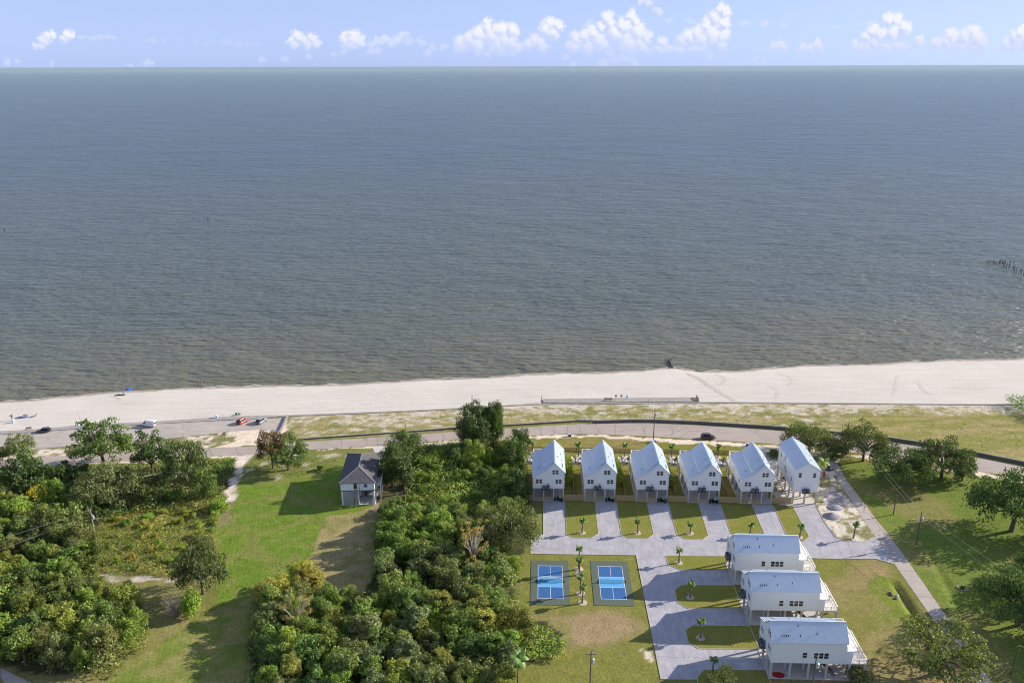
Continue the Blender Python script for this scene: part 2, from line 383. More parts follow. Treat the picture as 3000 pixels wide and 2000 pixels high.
# ------------------------------------------------------------------ shore lines (photo points -> ground)
WZ = -0.35
SH = px([(-500, 1215), (0, 1175), (124, 1165), (223, 1157), (335, 1148), (478, 1138), (542, 1132), (749, 1131), (909, 1125), (1037, 1121), (1164, 1116), (1356, 1104), (1500, 1098),
         (1658, 1091), (1786, 1087), (1888, 1081), (1938, 1078), (1971, 1076), (2002, 1080), (2040, 1085), (2078, 1087), (2130, 1085), (2200, 1080), (2296, 1072), (2551, 1063), (2678, 1058), (2850, 1051), (3000, 1046), (3500, 1025)], WZ)
BK = px([(-500, 1310), (0, 1264), (92, 1259), (223, 1248), (319, 1242), (478, 1234), (638, 1223), (750, 1218), (850, 1217), (1000, 1210), (1200, 1202), (1357, 1194), (1500, 1185), (1592, 1181), (2033, 1177), (2100, 1178), (2250, 1178), (2450, 1182), (2700, 1184), (2890, 1184), (3000, 1183), (3500, 1180)])
shx = np.array([p[0] for p in SH]); shy = np.array([p[1] for p in SH]); bkx = np.array([p[0] for p in BK]); bky = np.array([p[1] for p in BK])
def ysh(X): return np.interp(X, shx, shy) + np.sin(np.asarray(X) * .11) * .6 + np.sin(np.asarray(X) * .31) * .25
def ybk(X): return np.interp(X, bkx, bky)

# ------------------------------------------------------------------ terrain sheet
def ditch(X, Y):
    a = np.array(P(2612, 1695)); b = np.array(P(2705, 1840)); d = b - a; L = np.hypot(*d); d = d / L
    t = (X - a[0]) * d[0] + (Y - a[1]) * d[1]; s = -(X - a[0]) * d[1] + (Y - a[1]) * d[0]
    e = np.clip(t / 3, 0, 1) * np.clip((L - t) / 3, 0, 1)
    a2 = np.array(P(2750, 1668)); b2 = np.array(P(2830, 1820)); d2 = b2 - a2; L2 = np.hypot(*d2); d2 = d2 / L2
    t2 = (X - a2[0]) * d2[0] + (Y - a2[1]) * d2[1]; s2 = -(X - a2[0]) * d2[1] + (Y - a2[1]) * d2[0]
    return -.95 * e * np.exp(-(s / .9) ** 2) - .35 * np.exp(-(s2 / 1.0) ** 2) * np.clip((t2 + 20) / 10, 0, 1) * np.clip((L2 + 30 - t2) / 10, 0, 1)
gx = np.concatenate([np.linspace(-3000, -260, 20)[:-1], np.arange(-260, 260, .85), np.linspace(260, 3000, 20)])
gy = np.concatenate([np.linspace(-900, 118, 12)[:-1], np.arange(118, 292, .85), np.linspace(292.5, 420, 30)])
GX, GY = np.meshgrid(gx, gy)
GZ = (fbm(GX * .05, GY * .05, 3) - .5) * .0 + ditch(GX, GY)
GZ = np.where(GY > ybk(GX) + 1.0, -.9 - np.clip(GY - ybk(GX), 0, 60) * .05, GZ)
C0 = np.zeros(GX.shape + (3,))
wx = GX + (fbm(GX * .25, GY * .25, 21) - .5) * 3.2; wy = GY + (fbm(GX * .25, GY * .25, 31) - .5) * 3.2
n_a = fbm(GX * .06, GY * .06, 5, 5); n_b = fbm(GX * .3, GY * .3, 6, 5); n_c = fbm(GX * .12, GY * .5, 8, 5); n_d = fbm(GX * .55, GY * .9, 9, 3)
def lerp(a, b, t): return a * (1 - t[..., None]) + b * t[..., None]
A3 = lambda *c: np.array(c)
sm = lambda x, a, b: np.clip((x - a) / (b - a), 0, 1) ** 2 * (3 - 2 * np.clip((x - a) / (b - a), 0, 1))
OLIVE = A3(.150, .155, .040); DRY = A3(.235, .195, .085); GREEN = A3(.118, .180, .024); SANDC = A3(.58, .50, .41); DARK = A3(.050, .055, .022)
C0[:] = lerp(OLIVE, DRY, sm(n_a, .45, .7) * .6)
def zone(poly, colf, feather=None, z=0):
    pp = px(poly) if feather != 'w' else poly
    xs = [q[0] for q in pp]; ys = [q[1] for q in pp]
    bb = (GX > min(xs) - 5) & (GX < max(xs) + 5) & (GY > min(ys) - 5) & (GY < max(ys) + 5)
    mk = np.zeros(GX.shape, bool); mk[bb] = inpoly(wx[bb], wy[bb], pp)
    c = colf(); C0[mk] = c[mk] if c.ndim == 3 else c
# everything from the road to the beach: dune grass with sand showing near the beach
def dune():
    dd = ybk(GX) - GY
    t = sm(n_c, .35, .65)
    base = lerp(A3(.185, .180, .060), A3(.300, .250, .125), t)
    sp = sm(.45 * n_b + .55 * n_d + .26 * np.clip(1 - dd / 22, 0, 1) + .25 * (n_a - .5), .60, .80)
    return lerp(base, A3(.50, .44, .37), sp * .85)
zone([(830, 1292), (1165, 1272), (1500, 1247), (1740, 1229), (1915, 1229), (2250, 1248), (2489, 1271), (2696, 1297), (3000, 1350), (3500, 1460), (3500, 1150), (750, 1180), (840, 1222)], dune)
zone([(2500, 1215), (3200, 1215), (3200, 1400), (3000, 1350), (2696, 1297), (2489, 1271)], lambda: lerp(A3(.200, .195, .055), A3(.290, .235, .110), sm(n_c, .4, .7)))
zone([(-600, 1340), (0, 1325), (504, 1282), (750, 1256), (842, 1218), (860, 1215), (800, 1300), (606, 1312), (0, 1347), (-600, 1380)], lambda: lerp(SANDC, A3(.175, .17, .07), sm(n_b, .36, .50)))
zone([(660, 1262), (760, 1240), (842, 1218), (835, 1262), (806, 1300), (620, 1314), (690, 1290)], lambda: SANDC * A3(1, .97, .92) * (.9 + .2 * n_b[..., None]))
# verges of the road
zone([(-600, 1395), (0, 1362), (389, 1349), (606, 1336), (880, 1319), (1123, 1303), (1561, 1276), (1771, 1274), (1908, 1282), (2250, 1303), (2454, 1325), (2640, 1348), (2888, 1388), (3300, 1460),
      (3300, 1474), (2888, 1396), (2640, 1357), (2454, 1334), (2250, 1314), (1908, 1292), (1771, 1281), (1561, 1282), (1123, 1310), (880, 1326), (606, 1343), (389, 1356), (0, 1372), (-600, 1405)], lambda: SANDC * A3(1.02, .98, .93))
# strip of lawn behind the cottages
zone([(1540, 1284), (1771, 1283), (1908, 1294), (2250, 1316), (2250, 1480), (1540, 1470)], lambda: lerp(A3(.165, .160, .034), A3(.21, .175, .06), sm(n_a, .45, .62)))
# bright green meadow, the mown brown plot beside it, the lawn curving down
zone([(640, 1340), (760, 1335), (1040, 1318), (1100, 1330), (1120, 1470), (960, 1530), (930, 1600), (870, 1700), (700, 1760), (610, 1850), (640, 1700), (640, 1480), (660, 1400)], lambda: lerp(GREEN, A3(.165, .180, .045), sm(n_b, .45, .62)))
zone([(700, 1325), (860, 1320), (1100, 1310), (1100, 1340), (1000, 1345), (830, 1400), (740, 1420), (700, 1380)], lambda: lerp(A3(.15, .16, .045), A3(.36, .33, .22), sm(n_b, .56, .7)))
zone([(960, 1512), (1040, 1500), (1150, 1470), (1160, 1560), (1120, 1700), (1050, 1760), (860, 1760), (880, 1690), (905, 1620)], lambda: lerp(A3(.25, .205, .095), A3(.19, .175, .065), sm(n_b, .45, .65)))
zone([(700, 1740), (860, 1690), (760, 1850), (700, 1960), (740, 2100), (400, 2100), (300, 1990), (440, 1900), (560, 1830)], lambda: lerp(A3(.140, .175, .034), A3(.205, .19, .065), sm(n_b, .42, .66)))
# rough brush field left of the meadow, dark brown-green woodland floor
zone([(250, 1480), (420, 1440), (640, 1400), (640, 1500), (622, 1620), (560, 1700), (470, 1690), (300, 1680), (270, 1600)], lambda: lerp(A3(.125, .125, .035), A3(.20, .16, .06), sm(n_b, .45, .6)))
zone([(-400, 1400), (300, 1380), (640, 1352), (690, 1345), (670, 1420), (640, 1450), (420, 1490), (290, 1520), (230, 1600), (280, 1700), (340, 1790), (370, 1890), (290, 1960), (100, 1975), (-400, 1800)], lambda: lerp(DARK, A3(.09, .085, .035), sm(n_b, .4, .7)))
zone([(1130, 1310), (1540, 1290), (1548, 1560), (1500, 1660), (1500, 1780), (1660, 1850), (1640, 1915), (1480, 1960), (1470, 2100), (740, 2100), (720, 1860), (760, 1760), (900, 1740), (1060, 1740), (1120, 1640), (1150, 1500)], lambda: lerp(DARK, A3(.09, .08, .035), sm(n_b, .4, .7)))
zone([(1095, 1420), (1180, 1420), (1200, 1480), (1090, 1500)], lambda: lerp(A3(.30, .22, .15), DARK * 1.5, sm(n_b, .45, .6)))
# sand path, track, lots by the lane
zone([(697, 1334), (740, 1333), (716, 1372), (706, 1402), (694, 1440), (684, 1472), (652, 1474), (664, 1430), (680, 1390), (694, 1352)], lambda: lerp(A3(.56, .48, .41), A3(.25, .22, .12), sm(n_b, .55, .66)))
zone([(640, 1474), (684, 1470), (668, 1540), (630, 1540)], lambda: A3(.19, .175, .085) + 0 * GX[..., None])
zone([(296, 1678), (340, 1680), (460, 1694), (545, 1688), (550, 1700), (450, 1706), (330, 1704)], lambda: lerp(A3(.42, .36, .30), A3(.22, .20, .10), sm(n_b, .42, .62)))
zone([(2380, 1395), (2440, 1395), (2490, 1450), (2540, 1530), (2570, 1575), (2535, 1590), (2470, 1590), (2440, 1565), (2400, 1500)], lambda: lerp(A3(.52, .46, .37), A3(.20, .185, .085), sm(n_b, .50, .62)))
zone([(2215, 1306), (2300, 1310), (2460, 1340), (2440, 1400), (2400, 1400), (2390, 1480), (2270, 1480), (2255, 1400)], lambda: lerp(A3(.50, .44, .36), A3(.22, .19, .10), sm(n_b, .50, .66)))
zone([(2395, 1420), (2450, 1430), (2480, 1480), (2425, 1490)], lambda: lerp(A3(.22, .21, .23), A3(.42, .37, .32), sm(n_b, .5, .62)))
# lawn round the courts, with bare patches
zone([(1530, 1622), (1868, 1625), (1940, 1990), (1940, 2150), (1440, 2150), (1500, 1960), (1690, 1900), (1680, 1830), (1530, 1780)], lambda: lerp(A3(.165, .165, .040), A3(.265, .195, .105), sm(n_a * .6 + .45 * np.exp(-((GX - 18) / 16) ** 2 - ((GY - 153) / 6) ** 2), .48, .75)))
zone([(1868, 1895), (1905, 1905), (1900, 1935), (1878, 1925)], lambda: lerp(A3(.5, .43, .33), A3(.2, .18, .07), sm(n_b, .45, .55)))
# lawns right of the cottages and across the lane
zone([(2385, 1634), (2565, 1637), (2620, 1655), (2740, 1850), (2900, 2100), (2380, 2100)], lambda: lerp(A3(.160, .160, .040), A3(.235, .185, .085), sm(n_a, .38, .62)))
zone([(2560, 1675), (2630, 1700), (2700, 1860), (2600, 1840), (2560, 1780)], lambda: lerp(A3(.145, .175, .030), A3(.19, .175, .06), sm(n_b, .5, .65)))
zone([(2450, 1350), (2640, 1362), (2888, 1402), (3400, 1490), (3400, 2200), (3000, 2200), (2800, 1830), (2640, 1610), (2520, 1440)], lambda: lerp(A3(.125, .165, .032), A3(.180, .170, .055), sm(n_a, .45, .68)))
C0 *= 1.22
nv = GX.size; ny_, nx_ = GX.shape
idx = np.arange(nv).reshape(GX.shape)
faces = np.stack([idx[:-1, :-1], idx[:-1, 1:], idx[1:, 1:], idx[1:, :-1]], -1).reshape(-1, 4)
def gridmesh(name, X, Y, Z, faces, material, attrs=(), smooth=True):
    me = bpy.data.meshes.new(name); n = X.size
    me.vertices.add(n); me.vertices.foreach_set('co', np.stack([X.ravel(), Y.ravel(), Z.ravel()], -1).ravel().astype(np.float32))
    me.loops.add(faces.size); me.loops.foreach_set('vertex_index', faces.ravel().astype(np.int32))
    me.polygons.add(len(faces)); me.polygons.foreach_set('loop_start', (np.arange(len(faces)) * faces.shape[1]).astype(np.int32))
    me.update(calc_edges=True)
    if smooth: me.polygons.foreach_set('use_smooth', np.ones(len(faces), bool))
    for an, arr in attrs:
        if arr.ndim == 1:
            a = me.attributes.new(an, 'FLOAT', 'POINT'); a.data.foreach_set('value', arr.astype(np.float32))
        else:
            a = me.color_attributes.new(an, 'FLOAT_COLOR', 'POINT')
            a.data.foreach_set('color', np.concatenate([arr, np.ones((len(arr), 1))], 1).ravel().astype(np.float32))
    me.materials.append(material); me.validate(); return me
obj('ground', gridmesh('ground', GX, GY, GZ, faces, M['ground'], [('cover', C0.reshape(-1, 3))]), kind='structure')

# beach: its own strip from the back edge down under the water
bx = np.concatenate([np.linspace(-3000, -270, 16)[:-1], np.arange(-270, 300, 1.2), np.linspace(301, 3000, 16)])
tv = np.concatenate([np.linspace(0, .8, 22)[:-1], np.linspace(.8, 1.5, 30)])
BX, TV = np.meshgrid(bx, tv); yb = ybk(BX); ys = ysh(BX)
BY = yb + (ys - yb) * TV
BZ = .04 + (fbm(BX * .15, BY * .3, 12) - .5) * .10 * np.clip(TV * 6, 0, 1) - sm(TV, .72, 1.0) * .39 - np.clip(TV - 1, 0, 1) * 2.4
bi = np.arange(BX.size).reshape(BX.shape)
bf = np.stack([bi[:-1, :-1], bi[:-1, 1:], bi[1:, 1:], bi[1:, :-1]], -1).reshape(-1, 4)
wetv = sm(BY - ys, -4.5, -.4)
obj('beach', gridmesh('beach', BX, BY, BZ, bf, M['sand'], [('wet', wetv.ravel())]), kind='structure')
# sea
sy = [250, 300, 400, 700, 1500, 4000, 12000, 40000, 345000]; sxx = [-345000, -40000, -8000, -1500, -400, 0, 400, 1500, 8000, 40000, 345000]
SX, SY = np.meshgrid(np.array(sxx, float), np.array(sy, float))
SY[0] = 240
si = np.arange(SX.size).reshape(SX.shape); sf = np.stack([si[:-1, :-1], si[:-1, 1:], si[1:, 1:], si[1:, :-1]], -1).reshape(-1, 4)
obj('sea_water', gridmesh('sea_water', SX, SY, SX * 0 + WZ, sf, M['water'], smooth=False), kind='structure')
# thin wash of foam where the waves run out
m, g = newmat('foam', .9, .1); M['foam'] = m; g.b.inputs['Base Color'].default_value = (.62, .58, .53, 1)
mb = MB(); X = -240.0
while X < 260:
    L = rnd.uniform(3, 14); o_ = rnd.uniform(-.2, .5); w_ = rnd.uniform(.12, .4)
    if rnd.random() < .62:
        a = []; n = max(3, int(L / 1.2))
        for i in range(n + 1):
            xx = X + L * i / n; ww = w_ * math.sin(math.pi * (i + .15) / (n + .3))
            yy = float(ysh(xx)) + o_ + .35 * math.sin(xx * .9)
            a.append((xx, yy, ww))
        for i in range(n):
            x0, y0, w0 = a[i]; x1, y1, w1 = a[i + 1]
            mb.add([(x0, y0 - w0, WZ + .02), (x1, y1 - w1, WZ + .02), (x1, y1 + w1, WZ + .02), (x0, y0 + w0, WZ + .02)], [(0, 1, 2, 3)])
    X += L + rnd.uniform(0, 5)
mb.build('foam', M['foam'], kind='stuff', label='thin broken line of pale foam along the waterline')

def sheet(name, poly, z, material, world=False, thick=0.0, parent=None, **kw):
    pp = poly if world else px(poly)
    a = sum(pp[i][0] * pp[(i + 1) % len(pp)][1] - pp[(i + 1) % len(pp)][0] * pp[i][1] for i in range(len(pp)))
    if a < 0: pp = pp[::-1]
    n = len(pp); mb = MB()
    if thick: mb.add([(x, y, z - thick) for x, y in pp] + [(x, y, z) for x, y in pp], [tuple(range(n, 2 * n))] + [(k, (k + 1) % n, n + (k + 1) % n, n + k) for k in range(n)])
    else: mb.add([(x, y, z) for x, y in pp], [tuple(range(n))])
    return mb.build(name, material, parent, **kw)
ST = dict(kind='structure')
road_up = [(-700, 1385), (0, 1347), (13, 1345.5), (239, 1331), (383, 1325), (485, 1318), (606, 1312), (750, 1307), (868, 1295), (1005, 1287), (1165, 1277), (1340, 1263), (1500, 1254), (1628, 1245), (1739, 1240), (1851, 1239), (1915, 1239), (2042, 1244), (2250, 1258), (2393, 1270), (2489, 1280), (2601, 1292), (2696, 1307), (2849, 1336), (3000, 1367), (3600, 1500)]
road_lo = [(3600, 1550), (3000, 1401), (2888, 1383), (2640, 1342), (2454, 1320), (2250, 1299), (2042, 1286), (1908, 1278), (1771, 1272), (1659, 1271), (1561, 1276), (1340, 1288), (1123, 1303), (1005, 1311), (881, 1319), (750, 1331), (606, 1337), (510, 1345), (389, 1350), (223, 1357), (0, 1366), (-700, 1402)]
sheet('beach_road', road_up + road_lo, .04, M['road'], **ST)
sheet('car_park', [(-700, 1330), (0, 1273), (102, 1266), (230, 1257), (335, 1249), (478, 1240), (670, 1231), (750, 1227), (840, 1224), (826, 1255), (806, 1262), (750, 1258), (670, 1264), (590, 1274), (504, 1283), (217, 1305), (112, 1315), (0, 1326), (-700, 1385)], .04, M['lot'], **ST)
sheet('side_lane', [(2437, 1343), (2454, 1406), (2499, 1473), (2537, 1534), (2586, 1600), (2611, 1637), (2661, 1710), (2722, 1797), (2738, 1820), (2811, 1889), (2840, 1953), (2859, 2000), (2930, 2160),
                    (3010, 2160), (2945, 2060), (2907, 2000), (2881, 1962), (2843, 1899), (2789, 1819), (2760, 1787), (2703, 1704), (2649, 1628), (2601, 1561), (2569, 1524), (2527, 1467), (2480, 1406), (2450, 1352), (2462, 1336), (2430, 1328)], .035, M['lane'], **ST)
sheet('track_road', [(-60, 1932), (0, 1955), (40, 1974), (100, 2003), (140, 2040), (40, 2040), (0, 1980), (-60, 1950)], .035, M['lane'], **ST)
sheet('driveway', [(1090, 1309), (1126, 1304), (1128, 1345), (1095, 1345), (1098, 1325)], .03, M['slab'], **ST)
# gravel lanes and driveways
sheet('gravel_drive', [(1592, 1467), (1654, 1467), (1658, 1562), (1700, 1570), (1743, 1562), (1743, 1468), (1805.5, 1470), (1820, 1562), (1860, 1570), (1905, 1562), (1894.5, 1470), (1957.6, 1471.5), (1983, 1562), (2030, 1570), (2070, 1562), (2046, 1471.5),
    (2110.6, 1476), (2141, 1559), (2190, 1575), (2236, 1559), (2201.5, 1476), (2266, 1479.5), (2306, 1564), (2340, 1575), (2360, 1565), (2321.7, 1479.5), (2390, 1479.5), (2416, 1530.5), (2449, 1573.5), (2478, 1586), (2530.6, 1586), (2562.5, 1572),
    (2570, 1571), (2619, 1648), (2616.7, 1651), (2565.7, 1636.5), (2457, 1637), (2380, 1634.5), (2120, 1629), (2150, 1716), (2172, 1782), (2196, 1834), (2222, 1901), (2254, 1990), (2250, 1993), (1936, 1988), (1863.5, 1626), (1554.8, 1621.8), (1556, 1581), (1592, 1565)], .03, M['gravel'], **ST)
isl = [[(1658, 1470), (1658, 1564), (1680, 1575), (1734, 1575), (1753, 1563), (1743, 1470)],
       [(1806, 1471), (1820, 1564), (1841, 1576), (1898, 1577), (1915, 1565.5), (1895, 1471)],
       [(1958, 1473), (1983, 1566), (2007, 1578), (2058.7, 1580), (2075, 1568.8), (2046, 1473)],
       [(2111, 1477), (2141, 1561), (2165, 1582), (2226, 1584), (2243, 1571), (2202, 1478)],
       [(2266, 1480), (2303, 1562), (2322, 1584), (2355, 1584.5), (2370.5, 1572), (2321, 1481)],
       [(1949.6, 1627.5), (1959, 1653), (1991, 1669), (2138, 1670), (2127, 1629)],
       [(1977, 1726), (1997, 1713), (2150, 1714), (2173, 1782), (2015, 1781.6), (1984.7, 1764.7)],
       [(2008.6, 1846), (2028, 1831), (2196, 1832.6), (2224, 1901), (2047, 1899.6), (2017, 1882.7)],
       [(2042, 1985), (2062, 1961), (2243, 1962), (2262, 2010), (2045, 2010)]]
for i, q in enumerate(isl):
    sheet('lawn', q, .07, M['lawn_green'], thick=.06, **ST)
    mb = MB(); pp = px(q)
    for k in range(len(pp)):
        a = pp[k]; b = pp[(k + 1) % len(pp)]
        if i < 5 and k == len(pp) - 1: continue
        mb.bar((a[0], a[1], .07), (b[0], b[1], .07), .13, .10)
    mb.build('kerb', M['timber'], **ST)
for seg in ([(1554.8, 1621.8), (1863.5, 1626), (1936, 1988), (2042, 1989)], [(2380, 1634.5), (2457, 1637), (2565.7, 1636.5), (2616.7, 1651)], [(2390, 1479.5), (2416, 1530.5), (2449, 1573.5), (2478, 1586), (2530.6, 1586), (2562.5, 1572)], [(1554.8, 1621.8), (1556, 1581), (1592, 1565), (1592, 1468)]):
    pp = px(seg); mb = MB()
    for a, b in zip(pp, pp[1:]): mb.bar((a[0], a[1], .06), (b[0], b[1], .06), .13, .12)
    mb.build('kerb', M['timber'], **ST)
sheet('utility_pad', [(2492, 1577), (2503, 1577), (2508, 1583), (2497, 1584)], .12, M['slab'], thick=.1, label='small pale concrete utility slab on grass at the lane corner', cat='concrete slab')

# ------------------------------------------------------------------ seawall along the road and promenade
def wall(name, pts, h, w, m1, m2, **kw):
    root = empty(name, (*P(*pts[0]), 0), 0, **kw); ox, oy = P(*pts[0]); pp = px(pts)
    cnt = 0
    for a, b in zip(pp, pp[1:]):
        L = math.hypot(b[0] - a[0], b[1] - a[1]); n = max(1, round(L / 6.0))
        for i in range(n):
            p0 = (a[0] + (b[0] - a[0]) * i / n - ox, a[1] + (b[1] - a[1]) * i / n - oy); p1 = (a[0] + (b[0] - a[0]) * (i + 1) / n - ox, a[1] + (b[1] - a[1]) * (i + 1) / n - oy)
            d = Vector((p1[0] - p0[0], p1[1] - p0[1], 0)); e = d.normalized() * .02
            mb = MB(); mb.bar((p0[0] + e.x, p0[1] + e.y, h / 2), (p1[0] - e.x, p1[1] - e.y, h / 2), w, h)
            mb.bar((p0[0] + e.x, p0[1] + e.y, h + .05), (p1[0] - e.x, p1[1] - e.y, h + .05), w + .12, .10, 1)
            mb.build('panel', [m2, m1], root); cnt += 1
    return root
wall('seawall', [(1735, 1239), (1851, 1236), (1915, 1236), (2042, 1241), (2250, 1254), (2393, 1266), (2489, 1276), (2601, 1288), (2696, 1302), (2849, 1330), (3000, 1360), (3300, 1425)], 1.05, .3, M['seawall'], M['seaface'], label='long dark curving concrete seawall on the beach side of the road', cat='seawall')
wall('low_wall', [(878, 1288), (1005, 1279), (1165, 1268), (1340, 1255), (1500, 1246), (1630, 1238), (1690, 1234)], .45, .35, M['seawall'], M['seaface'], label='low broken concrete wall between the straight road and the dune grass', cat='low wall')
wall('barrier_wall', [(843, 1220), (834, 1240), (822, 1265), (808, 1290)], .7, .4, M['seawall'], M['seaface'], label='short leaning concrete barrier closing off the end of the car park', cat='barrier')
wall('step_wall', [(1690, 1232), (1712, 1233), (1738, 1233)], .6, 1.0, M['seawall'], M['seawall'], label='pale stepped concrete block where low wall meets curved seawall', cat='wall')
# stepped seawall at the back of the beach by the car park
sheet('promenade', [(-700, 1318), (0, 1264), (92, 1259), (223, 1248), (319, 1242), (478, 1234), (638, 1223), (750, 1218), (845, 1217), (1000, 1211), (1200, 1203), (1357, 1195), (1560, 1183), (2100, 1178), (2900, 1184), (3500, 1184),
      (3500, 1186), (2900, 1187), (2100, 1181), (1560, 1186), (1357, 1198), (1200, 1206), (1000, 1214), (845, 1220), (750, 1227), (638, 1232), (478, 1241), (319, 1250), (223, 1257), (92, 1267), (0, 1273), (-700, 1329)], .22, M['seawall'], thick=.3, **ST)
bdw = empty('beach_boardwalk', (*P(1560, 1182), 0), label='long narrow concrete walkway lying at the back of the white beach', cat='walkway')
bo = P(1560, 1182)
def lx(a, b): q = P(a, b); return (q[0] - bo[0], q[1] - bo[1])
U = [(1592, 1171), (1700, 1169.8), (1800, 1168.6), (1900, 1167.4), (1960, 1166.7), (2023, 1166)]; Lw = [(1592, 1182), (1700, 1181.2), (1800, 1180.3), (1900, 1179.4), (1960, 1178.8), (2032, 1178)]
for i in range(5):
    q = [lx(*U[i]), lx(*U[i + 1]), lx(*Lw[i + 1]), lx(*Lw[i])]
    q[1] = (q[1][0] - .12, q[1][1]); q[2] = (q[2][0] - .12, q[2][1])
    sheet('slab', q, .42, M['seawall'], world=True, thick=.5, parent=bdw)
mb = MB()
for i in range(5):
    a = lx(2026 + i * 4, 1167); b = lx(2030 + i * 4.2, 1177); mb.bar((a[0], a[1], .45 - i * .06), (b[0], b[1], .4 - i * .06), .5, .12)
mb.build('step', M['wood'], bdw)
for (x_, y_, l_) in ((2040, 1163, 'second piling counted from the sea'), (2042, 1166, 'third piling counted from the sea'), (2045, 1170, 'piling nearest the dune grass'), (2041, 1158, 'piling nearest the sea')):
    q = P(x_, y_ + 6); MB().tube((0, 0, -.3), (.1, .05, rnd.uniform(1.2, 2.0)), .16, .13, 7).build('piling', M['wood'], None, (q[0], q[1], 0), label=l_ + ' at the right end of the beach walkway', cat='piling', group='pilings at the walkway end')
MB().tube((0, 0, -.2), (0, 0, 2.6), .13, .11, 7).box(-.25, -.06, .4, .25, .06, .9).build('piling', M['wood'], None, (*P(1587, 1178), 0), label='single dark wooden post at the left end of the beach walkway', cat='post')

# ------------------------------------------------------------------ beach cottages
ROOFT = [(-.28, 8.05), (3.2, 9.45), (6.4, 12.35), (9.43, 9.22)]
def pane_window(parent, x, z, w, h, side, off=0.0, double=True):
    """window frame as a part, its two panes as sub-parts; side: 'F' front(-y) 'R' right(+x) 'L' left(-x) 'B' back"""
    def tr(a, d, zz):      # a along wall, d outwards
        return {'F': (a, -d, zz), 'R': (off + d, a, zz), 'L': (off - d, a, zz), 'B': (a, off + d, zz)}[side]
    def bx(mb, a0, a1, d0, d1, z0, z1, mi=0):
        p = [tr(a0, d0, z0), tr(a1, d1, z1)]
        lo = [min(p[0][i], p[1][i]) for i in range(3)]; hi = [max(p[0][i], p[1][i]) for i in range(3)]
        mb.box(*lo, *hi, mi)
    f = MB(); t = .10
    bx(f, x - t, x, 0, .09, z - t, z + h + t); bx(f, x + w, x + w + t, 0, .09, z - t, z + h + t)
    bx(f, x, x + w, 0, .09, z - t, z); bx(f, x, x + w, 0, .09, z + h, z + h + t); bx(f, x, x + w, 0, .075, z + h / 2 - .035, z + h / 2 + .035)
    fo = f.build('window', M['trim'], parent)
    for k in (0, 1):
        gmb = MB(); bx(gmb, x + .005, x + w - .005, .012, .04, z + .005 + k * (h / 2 + .035), z + h / 2 - .04 + k * (h / 2 + .035)); gmb.build('pane', M['glass'], fo)
def slope_slab(mb, x0, z0, x1, z1, y0, y1, t=.10, mi=0):
    mb.hexa([(x0, y0, z0), (x1, y0, z1), (x1, y1, z1), (x0, y1, z0)], [(x0, y0, z0 + t), (x1, y0, z1 + t), (x1, y1, z1 + t), (x0, y1, z0 + t)], mi)
def seams(mb, x0, z0, x1, z1, y0, y1, sp=.42):
    n = int((y1 - y0) / sp)
    for i in range(n + 1):
        y = y0 + (y1 - y0) * i / n
        mb.bar((x0, y, z0), (x1, y, z1), .13, .13)
def railing(parent, pts, z, name='railing'):
    mb = MB()
    for a, b in zip(pts, pts[1:]):
        L = math.hypot(b[0] - a[0], b[1] - a[1]); n = max(1, round(L / 1.8))
        for i in range(n + 1):
            x = a[0] + (b[0] - a[0]) * i / n; y = a[1] + (b[1] - a[1]) * i / n; mb.box(x - .06, y - .06, z, x + .06, y + .06, z + 1.05)
        mb.bar((a[0], a[1], z + 1.07), (b[0], b[1], z + 1.07), .16, .07); mb.bar((a[0], a[1], z + .12), (b[0], b[1], z + .12), .05, .05)
        m_ = int(L / .16)
        for i in range(1, m_):
            x = a[0] + (b[0] - a[0]) * i / m_; y = a[1] + (b[1] - a[1]) * i / m_; mb.box(x - .012, y - .012, z + .12, x + .012, y + .012, z + 1.04)
    return mb.build(name, M['trim'], parent)
SHARED = {}
def shared(key, fn):
    if key not in SHARED: SHARED[key] = fn()
    return SHARED[key]
def ac_part(t, x, y, z):
    me = shared('ac', lambda: MB().box(-.42, -.42, 0, .42, .42, .85).box(-.45, -.45, .85, .45, .45, .90).mesh('air_conditioner', M['ac']))
    fe = shared('acf', lambda: MB().tube((0, 0, .90), (0, 0, .94), .33, .33, 14).mesh('fan_grille', M['acfan']))
    a = obj('air_conditioner', me, t, (x, y, z)); obj('fan_grille', fe, a)
